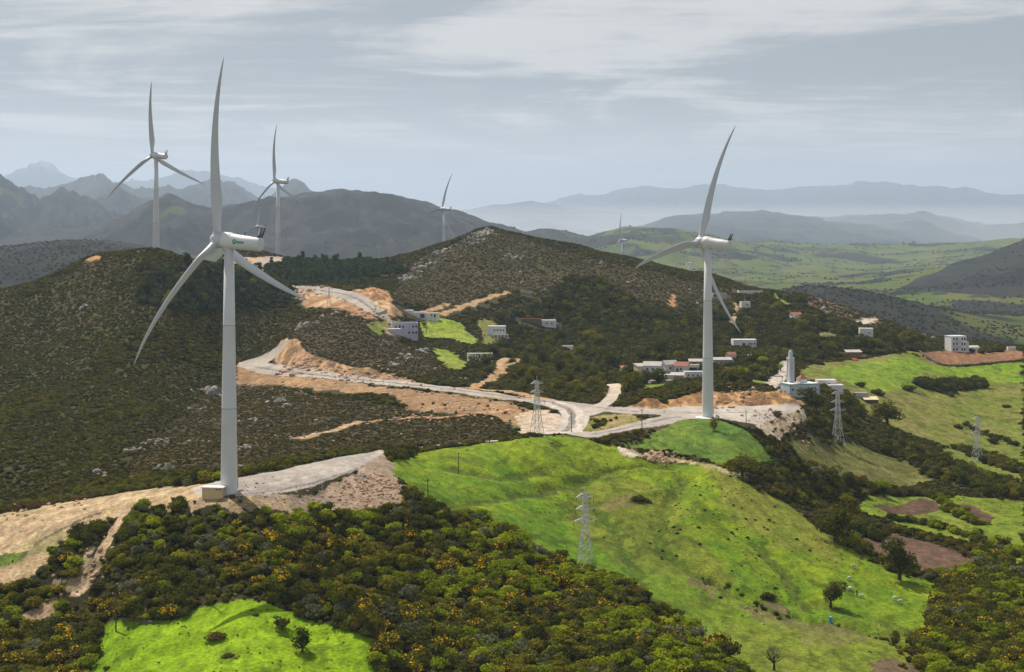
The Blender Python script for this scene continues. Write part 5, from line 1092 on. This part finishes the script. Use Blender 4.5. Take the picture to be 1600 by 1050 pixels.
def pole_root():
    r = empty('utility_pole', (0, 0, 0)); m = MB(); m.bar((0, 0, -1), (0, 0, 8), .17, 8, .11); m.build('post', M_WOOD, r)
    m = MB(); m.box((0, 0, 7.5), (1.5, .12, .14)); c = m.build('cross_arm', M_WOOD, r)
    for x in (-.65, 0, .65):
        m = MB(); m.bar((x, 0, 7.57), (x, 0, 7.85), .06, 6); m.build('insulator', M_WHITE, c)
    return r
PO = pole_root(); first = True
for px, py, hp, dm, dx, lab in ((181, 983, 62, 340, 460, 'dark wooden pole left of the near bright meadow, its shadow on the grass'), (330, 946, 46, 340, 440, 'pale wooden pole at the top edge of the near bright meadow'),
    (503, 912, 50, 360, 430, 'wooden pole half hidden in the scrub slope below the crane pad'), (669, 784, 35, 430, 520, 'wooden pole at the left margin of the big green meadow beside the scrub'),
    (716, 736, 34, 470, 560, 'wooden pole standing in the upper left of the big green meadow'), (765, 692, 38, 540, 600, 'wooden pole in the scrub behind the crest of the big meadow'),
    (893, 675, 30, 560, 660, 'dark wooden pole beside the inner bend of the road junction'), (1003, 675, 36, 560, 640, 'dark wooden pole between the access road and the second meadow'),
    (1166, 662, 20, 590, 660, 'thin wooden pole on the near edge of the gravel pad'), (1252, 688, 36, 600, 680, 'wooden pole on the scrubby bank right of the second meadow'),
    (666, 522, 22, 950, 1100, 'pole in the hill meadow right of the lilac house'), (1222, 612, 22, 700, 850, 'thin pole at the left corner of the mosque hall')):
    o = PO if first else copy_tree(PO); first = False; p = put(px, py, dm, dx); s = hp/F*p.y/8; o.location = p; o.scale = (max(s, .9), max(s, .9), s); o.rotation_euler = (0, math.radians(random.uniform(-1.5, 1.5)), random.uniform(-.6, .6)); o['label'] = lab; o['category'] = 'utility pole'; o['group'] = 'wooden poles'
# ------------------------------------------------------------------ trees
def trunk_mesh(name, seed, h=.45, spread=.35, r=.055, limbs=6):
    rg = random.Random(seed); mb = MB(); top = Vector((rg.uniform(-.05, .05), rg.uniform(-.05, .05), h)); mid = top*.5+Vector((rg.uniform(-.03, .03), 0, 0))
    mb.bar((0, 0, -.12), mid, r*1.2, 7, r*.9); mb.bar(mid, top, r*.9, 7, r*.7)
    for k in range(limbs):
        a = k/limbs*6.283+rg.uniform(-.3, .3); s = mid.lerp(top, rg.uniform(.3, 1)); e = s+Vector((math.cos(a)*spread*rg.uniform(.6, 1), math.sin(a)*spread*rg.uniform(.6, 1), rg.uniform(.18, .42)))
        m = s.lerp(e, .5)+Vector((0, 0, -.03)); mb.bar(s, m, r*.5, 5, r*.36); mb.bar(m, e, r*.36, 5, r*.15)
        for _ in range(2):
            e2 = m+Vector((rg.uniform(-.2, .2), rg.uniform(-.2, .2), rg.uniform(.1, .3))); mb.bar(m, e2, r*.25, 4, r*.08)
    me = bpy.data.meshes.new(name); me.from_pydata(mb.v, [], mb.f); me.materials.append(M_BARK); return me
def crown_mesh(name, seed, n, leaf, mat, lumps=9, rx=.5, rz=.6, zc=.66, lr=(.14, .26)): return leaf_mesh(name, n, leaf, lumps, seed, mat, rx=rx, rz=rz, zc=zc, lr=lr, core=False)
CR = {'oak': [(crown_mesh('crown', 31+i, 1500, .062, M_DARK if i != 1 else M_OLIVE, 13, .60, .78, .50, (.16, .28)), trunk_mesh('trunk', i, .3)) for i in range(3)],
      'small': [(crown_mesh('crown', 41+i, 420, .12, (M_DARK, M_OLIVE, M_DARK, M_OLIVE)[i], 9, .55, .75, .46, (.18, .32)), trunk_mesh('trunk', i+5, .25)) for i in range(4)],
      'lime': [(crown_mesh('crown', 51, 900, .07, M_LIME, 9, .5, .4, .66, (.17, .28)), trunk_mesh('trunk', 9, .4))],
      'pine': [(crown_mesh('crown', 61+i, 420, .11, M_PINE, 9, .32, .95, .52, (.14, .24)), trunk_mesh('trunk', 10+i, .5, .2)) for i in range(2)],
      'bare': [(crown_mesh('crown', 71+i, 300, .05, (M_BROWN, M_GREY)[i], 9, .5, .5, .68, (.14, .24)), trunk_mesh('trunk', 13+i, .4, .45, .05, 9)) for i in range(2)]}
def tree(kind, px, py, hp, label, cat='tree', group=None, dmin=300, dmax=1500, wide=1.0, name='tree', at=None, hm=None, var=None):
    if at is None: p = put(px, py, dmin, dmax); h = hp/F*p.y
    else: p = Vector((at[0], at[1], gz(*at))); h = hm
    v = random.randrange(len(CR[kind])) if var is None else var; cm, tm = CR[kind][v]
    r = empty(name, p, random.uniform(0, 6.28)); r.scale = (h*wide, h*wide, h); tag(r, label, cat, group)
    t = bpy.data.objects.new('trunk', tm); COL.objects.link(t); t.parent = r; c = bpy.data.objects.new('crown', cm); COL.objects.link(c); c.parent = r
    return r
tree('oak', 1298, 948, 44, 'lone round dark tree standing in the lower right meadow with its shadow below', wide=.95, dmin=380, dmax=520, var=0)
tree('oak', 1306, 846, 62, 'large spreading oak at the corner where the meadow meets the ploughed field', wide=1.0, dmin=430, dmax=580, var=1)
tree('oak', 1406, 904, 66, 'large dark oak on the lower edge of the brown ploughed field', wide=.9, dmin=430, dmax=560, var=2)
tree('oak', 1386, 664, 42, 'broad grey-green tree in the pasture right of the mosque', wide=1.25, dmin=680, dmax=900, var=1)
tree('oak', 1275, 640, 40, 'wide dark tree in front of the mosque hall', wide=1.2, dmin=640, dmax=780, var=0)
tree('lime', 1382, 778, 28, 'light green round tree on the bright lawn above the small ploughed plot', wide=1.15, dmin=520, dmax=760)
tree('bare', 1210, 1045, 40, 'pale half-bare tree at the bottom edge of the meadow', dmin=340, dmax=450, var=1)
tree('bare', 1427, 1020, 34, 'thin olive tree in the rough ground at the lower right', dmin=370, dmax=480, var=0)
tree('bare', 1400, 1010, 24, 'small scrawny tree left of the thin olive tree at lower right', dmin=370, dmax=480, var=0)
tree('small', 1567, 858, 24, 'small round tree at the right end of the ploughed field hedge', dmin=480, dmax=620)
tree('oak', 472, 1018, 34, 'dark wide bush-like tree at the right of the near bright meadow', wide=1.1, dmin=330, dmax=400, var=2)
tree('small', 441, 982, 22, 'small flat-topped tree in the near bright meadow above the dark one', wide=1.4, dmin=330, dmax=400, var=0)
tree('small', 1116, 673, 24, 'lone little tree on the second meadow just below the tower foot', wide=.6, dmin=560, dmax=630)
tree('small', 663, 512, 10, 'tiny bush tree in the hill meadow below the long white house', dmin=950, dmax=1100)
tree('oak', 1160, 745, 36, 'bushy brown-green tree at the bottom corner of the second meadow', wide=1.3, dmin=510, dmax=600, var=1)
def bush(px, py, rm, label, flat=.7, kind='small', dm=300, dx=1500, var=0):
    p = put(px, py, dm, dx); r = bpy.data.objects.new('bush', BUSHM[var]); COL.objects.link(r); r.location = p-Vector((0, 0, .1*rm)); r.scale = (rm, rm, rm*flat); r.rotation_euler = (0, 0, random.uniform(0, 6)); tag(r, label, 'bush')
BUSHM = [leaf_mesh('bush', 420, .22, 6, 201, M_DARK), leaf_mesh('bush', 420, .22, 6, 202, M_BROWN), leaf_mesh('bush', 420, .22, 6, 203, M_OLIVE)]
bush(340, 994, 2.7, 'low round brown thicket in a hollow of the near bright meadow', .4, dm=320, dx=400, var=1)
bush(358, 1025, 1.6, 'small low brown patch of scrub near the bottom of the near meadow', .3, dm=320, dx=400, var=1)
bush(400, 962, .9, 'tiny brown bush in the upper part of the near bright meadow', .5, dm=320, dx=420, var=1)
bush(168, 1042, 1.2, 'tiny brown clump at the lower left corner of the near meadow', .4, dm=320, dx=420, var=1)
bush(1000, 782, 2.6, 'dark bush in the middle of the big green meadow', .7, dm=450, dx=580)
bush(1013, 783, 1.2, 'small dark bush touching the dark one in the middle of the big meadow', .6, dm=450, dx=580)
bush(1201, 935, 2.2, 'round dark bush beside the earth scar in the lower meadow', .7, dm=380, dx=520)
bush(1215, 650, 2.6, 'brown bush on the bank at the right end of the gravel pad', .7, dm=590, dx=680, var=1)
bush(1345, 604, 3.0, 'round dark bush left of the long thicket in the village meadow', .8, dm=780, dx=1000)
bush(1420, 610, 4.2, 'large round dark bush beside the long thicket in the village meadow', .75, dm=780, dx=1000)
bush(1371, 617, 3.8, 'round dark bush above the broad grey-green tree', .75, dm=700, dx=900)
bush(1553, 692, 2.8, 'dark upright bush in the pasture right of the far right pylon', 1.0, dm=650, dx=860)
bush(1497, 668, 2.4, 'dark bush at the start of the short hedge in the right pasture', .8, dm=650, dx=900)
bush(1572, 636, 3.0, 'pale brown scrub mound in the far right pasture', .5, dm=750, dx=1000, var=1)
# dark shrubs dotted over the meadow: individuals of one group
rg = random.Random(11); DOT = 0
for i in range(70):
    px = rg.gauss(1150, 75); py = rg.gauss(815, 45); x, y = hit(px, py, 430, 600)
    if not inside(np.array([x]), np.array([y]), GF)[0]: continue
    r = bpy.data.objects.new('meadow_shrub', BUSHM[0]); COL.objects.link(r); s = rg.uniform(.28, .7); r.location = (x, y, gz(x, y)-.05); r.scale = (s, s, s*.8); tag(r, 'small dark shrub dotted on the sunlit slope of the big meadow', 'shrub', 'small shrubs dotted over the big meadow')
# woods
rg = np.random.RandomState(21)
def wood(n, Z, kinds, hmin, hmax, label, group, name='tree', seed=1, wide=(.8, 1.2)):
    x0, x1, y0, y1 = Z[:, 0].min(), Z[:, 0].max(), Z[:, 1].min(), Z[:, 1].max(); c = 0; t = 0
    while c < n and t < n*60:
        t += 1; x = rg.uniform(x0, x1); y = rg.uniform(y0, y1)
        if not inside(np.array([x]), np.array([y]), Z)[0]: continue
        if cls_at(np.array([x]), np.array([y]))[0][0] != 0: continue
        if near_building(x, y): continue
        tree(kinds[rg.randint(len(kinds))], 0, 0, 0, label, 'tree', group, at=(x, y), hm=rg.uniform(hmin, hmax), wide=rg.uniform(*wide), name=name); c += 1
B_AT = [(o.location.x, o.location.y) for o in list(COL.objects) if o.parent is None and o.get('category') in ('house', 'shed', 'barn', 'hut', 'mosque', 'annex', 'terrace', 'wind turbine')]
def near_building(x, y):
    for a, b in B_AT:
        if abs(x-a) < 11 and -26 < y-b < 9: return True
    return False
wood(120, Z_WOOD, ('small', 'small', 'oak'), 5, 9, 'dark evergreen tree in the dense wood above the village', 'trees of the wood above the village')
wood(34, Z_WOOD2, ('small', 'small'), 4, 7, 'rounded dark tree in the wooded hollow above the road junction', 'trees of the hollow above the junction')
wood(40, Z_LPINE, ('pine', 'pine', 'small'), 5, 9, 'dark pine on the flank behind the nearest tower', 'pines on the left hill flank', 'pine_tree', wide=(.8, 1.1))
wood(50, Z_PINE, ('pine',), 5, 8, 'dark pine in the plantation on the saddle ridge', 'pines of the saddle plantation', 'pine_tree', wide=(.8, 1.1))
def row(pts, n, h0, h1, kinds, label, group, dmin, dmax, jit=3):
    P = world_line(pts, dmin, dmax, 5); seg = np.hypot(*(P[1:]-P[:-1]).T); cum = np.r_[0, np.cumsum(seg)]
    for i in range(n):
        t = (i+rg.uniform(.1, .9))/n*cum[-1]; x = np.interp(t, cum, P[:, 0])+rg.randn()*jit; y = np.interp(t, cum, P[:, 1])+rg.randn()*jit
        tree(kinds[rg.randint(len(kinds))], 0, 0, 0, label, 'tree', group, at=(x, y), hm=rg.uniform(h0, h1), wide=rg.uniform(.9, 1.3))
row([(1400,700),(1450,728),(1500,750),(1560,772),(1600,786)], 24, 3.5, 6.5, ('small', 'oak'), 'dark tree in the valley hedgerow running to the right edge', 'valley hedgerow trees', 560, 900, 4)
row([(1215,755),(1250,770),(1290,790),(1330,800)], 12, 4, 7, ('oak', 'small'), 'brownish tree in the thicket below the second meadow', 'thicket trees below the second meadow', 500, 700, 4)
row([(1245,745),(1290,758),(1340,770)], 8, 4, 7.5, ('oak', 'bare', 'small'), 'tree in the upper thicket beside the small olive slope', 'upper thicket trees', 520, 760, 3)
row([(985,600),(1000,604),(1020,598),(1035,600)], 7, 5, 7.5, ('oak',), 'dark round tree in front of the left end of the village', 'trees in front of the village', 680, 840, 2)
row([(1130,585),(1160,590),(1190,585),(1205,575)], 9, 4, 6, ('small', 'lime'), 'green garden tree right of the village houses', 'garden trees right of the village', 760, 950, 4)
row([(1310,640),(1325,625),(1335,640),(1330,665)], 6, 4, 7, ('small', 'oak'), 'dark tree between the mosque annex and the grey sheds', 'trees by the mosque annex', 650, 850, 3)
# ------------------------------------------------------------------ animals, shepherd, small things
def skin_body(name, pts, edges, rad, mat, parent=None):
    me = bpy.data.meshes.new(name); me.from_pydata(pts, edges, []); o = bpy.data.objects.new(name, me); COL.objects.link(o)
    o.modifiers.new('skin', 'SKIN'); o.modifiers.new('sub', 'SUBSURF').levels = 1
    for i, r in enumerate(rad): o.data.skin_vertices[0].data[i].radius = (r, r) if not isinstance(r, tuple) else r
    o.data.skin_vertices[0].data[0].use_root = True
    bpy.context.view_layer.update(); dg = bpy.context.evaluated_depsgraph_get(); nm = bpy.data.meshes.new_from_object(o.evaluated_get(dg)); bpy.data.objects.remove(o)
    nm.materials.clear(); nm.materials.append(mat); nm.polygons.foreach_set('use_smooth', [True]*len(nm.polygons)); r = bpy.data.objects.new(name, nm); COL.objects.link(r); r.parent = parent; return r
M_FLEECE = pbr('fleece', (.66, .62, .54), .95, .05, noise=.2, nscale=8); M_CLOTH = pbr('dark_cloth', (.06, .065, .08), .9); M_SKIN = pbr('skin', (.35, .20, .13), .6)
def sheep():
    P = [(0, 0, .68), (-.38, 0, .70), (.36, 0, .70), (-.58, 0, .80), (-.72, 0, .72), (-.86, 0, .58), (-.36, .16, .42), (-.36, .16, .03), (-.36, -.16, .42), (-.36, -.16, .03), (.34, .16, .44), (.42, .16, .24), (.36, .16, .03), (.34, -.16, .44), (.42, -.16, .24), (.36, -.16, .03), (.52, 0, .60)]
    E = [(0, 1), (0, 2), (1, 3), (3, 4), (4, 5), (1, 6), (6, 7), (1, 8), (8, 9), (2, 10), (10, 11), (11, 12), (2, 13), (13, 14), (14, 15), (2, 16)]
    Rr = [.30, .27, .28, .15, .12, .07, .09, .05, .09, .05, .11, .06, .05, .11, .06, .05, .06]
    return skin_body('sheep', P, E, Rr, M_FLEECE)
SH = sheep(); first = True
for px, py, yaw, lab in ((1334, 886, 20, 'sheep standing highest on the lower right meadow'), (1326, 905, 200, 'sheep above the pair of grazing sheep near the lone tree'), (1328, 921, 140, 'sheep nearest the shepherd on his left'), (1347, 933, 10, 'long pale sheep just right of the dark shepherd'),
    (1397, 935, 160, 'smaller sheep of the right hand pair on the meadow'), (1407, 941, 20, 'right hand sheep of the pair on the meadow'), (1388, 851, 0, 'white sheep on the ploughed field, left one of two'), (1399, 850, 170, 'white sheep on the ploughed field, right one of two')):
    o = SH if first else copy_tree(SH); first = False; o.location = put(px, py, 400, 580); o.rotation_euler = (0, 0, math.radians(yaw)); o.scale = (1.15, 1.15, 1.15); o['label'] = lab; o['category'] = 'sheep'; o['group'] = 'grazing sheep'
def person():
    P = [(0, 0, .95), (0, 0, 1.2), (0, 0, 1.42), (0, .01, 1.52), (0, -.01, 1.66), (-.2, 0, 1.40), (-.27, 0, 1.12), (-.25, -.12, .88), (.2, 0, 1.40), (.28, -.02, 1.12), (.27, -.16, .92), (-.1, 0, .9), (-.12, -.03, .48), (-.12, .02, .06), (-.12, -.14, .03), (.1, 0, .9), (.13, .04, .48), (.13, .08, .06), (.13, -.06, .03)]
    E = [(0, 1), (1, 2), (2, 3), (3, 4), (2, 5), (5, 6), (6, 7), (2, 8), (8, 9), (9, 10), (0, 11), (11, 12), (12, 13), (13, 14), (0, 15), (15, 16), (16, 17), (17, 18)]
    Rr = [.16, .15, .15, .06, .11, .08, .055, .04, .08, .055, .04, .10, .075, .05, .04, .10, .075, .05, .04]
    return skin_body('person', P, E, Rr, M_CLOTH)
pr = person(); pr.location = put(1339, 930, 400, 520); pr.rotation_euler = (0, 0, .5); pr.scale = (1.05, 1.05, 1.05); tag(pr, 'shepherd in dark clothes standing among the sheep on the lower right meadow', 'person')
hd = MB(); hd.rings([ring((0, 0, z), r, 10) for z, r in ((1.66, .125), (1.74, .125), (1.80, .07))]); hd.build('cap', M_DOOR, pr)
b = put(1298, 973, 380, 500); r = empty('water_drum', b); tag(r, 'bright blue upright drum on the bank below the lone tree', 'drum'); m = MB(); m.rings([ring((0, 0, z), q, 16) for z, q in ((0, .42), (.5, .45), (1.0, .45), (1.5, .42))]); m.build('barrel', pbr('blue_plastic', (.05, .35, .62), .4), r); m = MB(); m.rings([ring((0, 0, z), q, 16) for z, q in ((1.5, .2), (1.62, .2))]); m.build('lid', M_WHITE, r)
for i, (px, py, s, lab) in enumerate(((331, 612, 4.2, 'large rounded pale boulder on the ridge edge left of the nearest tower'), (437, 630, 3.0, 'twin pale boulder on the dark slope below the bend road'), (448, 641, 2.2, 'flat pale boulder below the twin one on the dark slope'), (152, 737, 1.7, 'smooth white rock on the olive slope above the dirt track'), (163, 748, 1.3, 'smaller white rock below and right of the smooth white one'), (868, 556, 4.5, 'long slanting pale rock in the hollow above the junction'), (494, 505, 2.6, 'grey rock at the tip of the spur above the orange cutting'), (1030, 711, 2.0, 'reddish boulder crowning the rubble heap beside the second meadow'))):
    me = rock_mesh('boulder', 60+i, M_RSTONE if i == 7 else M_STONE, 3); o = bpy.data.objects.new('boulder', me); COL.objects.link(o); p = put(px, py, 450 if i > 4 else 470, 1200); o.location = p; o.scale = (s, s*.8, s*.75); o.rotation_euler = (.2, .3*(i % 3-1), i); tag(o, lab, 'boulder')
# distant farms and clumps of trees in the green valley
for i, (px, py) in enumerate(((1412, 384), (1421, 385), (1428, 384))): tree('small', px, py, 5, 'far valley tree on the skyline of the green plateau', 'tree', 'three far trees on the plateau skyline', 7000, 9900, 1.2)

# ------------------------------------------------------------------ tell the trees of the woods apart by the nearest landmark
LM = [('long white farmhouse', 655, 496), ('lilac house', 632, 518), ('two-tier white house', 776, 522), ('white house with three windows', 750, 560), ('brick-red shed', 826, 503), ('tiny white hut in the dark wood', 888, 547),
 ('grey flat hut near the hilltop', 823, 456), ('white bungalow', 1162, 543), ('skyline sheds', 1172, 457), ('small bright hut under the skyline', 1164, 480), ('red roofed cottage', 1243, 499), ('white cube house', 1353, 530),
 ('cream hut in the clearing', 1291, 527), ('village houses', 1045, 584), ('grey barns', 1110, 572), ('mosque', 1250, 600), ('road junction', 900, 640), ('orange-sheeted farm shed', 1335, 560), ('three-storey house', 1493, 540),
 ('upper road bend', 540, 460), ('saddle skyline pylon', 592, 412), ('orange pad turbine', 434, 404), ('nearest turbine tower', 357, 460), ('ridge road end', 470, 450), ('rubble heap', 1030, 712), ('dark bush in mid meadow', 1000, 780),
 ('meadow pylon', 914, 850), ('large spreading oak', 1306, 840), ('earth scar', 1200, 940), ('light green round tree', 1382, 775), ('far right pylon', 1527, 715), ('pylon below the mosque', 1309, 680), ('lone meadow tree', 1298, 940)]
KIND = {'trees of the wood above the village': 'wood tree', 'trees of the hollow above the junction': 'hollow tree', 'pines on the left hill flank': 'hill pine', 'pines of the saddle plantation': 'plantation pine',
 'valley hedgerow trees': 'hedgerow tree', 'thicket trees below the second meadow': 'thicket tree', 'upper thicket trees': 'upper thicket tree', 'trees in front of the village': 'round tree', 'garden trees right of the village': 'garden tree',
 'trees by the mosque annex': 'tree by the annex', 'small shrubs dotted over the big meadow': 'meadow shrub'}
for o in list(COL.objects):
    g = o.get('group')
    if o.parent is None and g in KIND:
        x, y, z = o.location; px = 800+F*x/y; py = HY-(z-EYE)*F/y; n, lx, ly = min(LM, key=lambda l: (l[1]-px)**2+((l[2]-py)*1.6)**2); dx, dy = px-lx, (py-ly)*1.6; r = math.hypot(dx, dy)
        a = math.degrees(math.atan2(-dy, dx)) % 360; dr = ('right of', 'above and right of', 'above', 'above and left of', 'left of', 'below and left of', 'below', 'below and right of')[int((a+22.5)//45) % 8]
        ds = 'just ' if r < 22 else ('' if r < 50 else ('well ' if r < 90 else 'far ')); s = o.scale.z; w = o.scale.x/max(.01, s)
        if 'shrub' in KIND[g]: sz = 'tiny dark' if s < .3 else ('small dark' if s < .45 else 'larger dark')
        else: sz = ('low' if s < 5.2 else 'medium' if s < 6.8 else 'tall')+(' slim' if w < .93 else ' dark' if w < 1.07 else ' broad')
        if len(('%s %s %s%s the %s' % (sz, KIND[g], ds, dr, n)).replace('-', ' ').split()) > 15: sz = sz.split()[0]; ds = ''
        o['label'] = '%s %s %s%s the %s' % (sz, KIND[g], ds, dr, n)
# ------------------------------------------------------------------ haze
def haze():
    mb = MB(); z0, z1 = EYE-640, EYE+1150
    mb.box((0, 24900, (z0+z1)/2), (106000, 50600, z1-z0))
    m = bpy.data.materials.new('haze_air'); m.use_nodes = True; t = m.node_tree; t.nodes.clear()
    out = nn(t, 'ShaderNodeOutputMaterial'); v = nn(t, 'ShaderNodeVolumePrincipled')
    v.inputs['Color'].default_value = (.62, .78, 1.0, 1); v.inputs['Density'].default_value = HAZE; v.inputs['Anisotropy'].default_value = .35
    t.links.new(v.outputs[0], out.inputs['Volume'])
    o = mb.build('haze', m); o['kind'] = 'stuff'
HAZE = 4.5e-5
haze()
def mist():
    m = bpy.data.materials.new('low_mist'); m.use_nodes = True; t = m.node_tree; t.nodes.clear()
    out = nn(t, 'ShaderNodeOutputMaterial'); v = nn(t, 'ShaderNodeVolumePrincipled'); v.inputs['Color'].default_value = (.93, .95, 1.0, 1); v.inputs['Density'].default_value = 2.2e-5; v.inputs['Anisotropy'].default_value = .4
    t.links.new(v.outputs[0], out.inputs['Volume'])
    for i, zt in enumerate((-240, -170, -110, -50, 10, 70, 130)):
        x0, x1, y0, y1 = -9000+300*i, 25000-300*i, 12600+500*i, 36500-150*i
        mb = MB(); zb = -630+i*3; mb.box(((x0+x1)/2, (y0+y1)/2, EYE+(zb+zt)/2), (x1-x0, y1-y0, zt-zb)); o = mb.build('mist', m); o['kind'] = 'stuff'
mist()
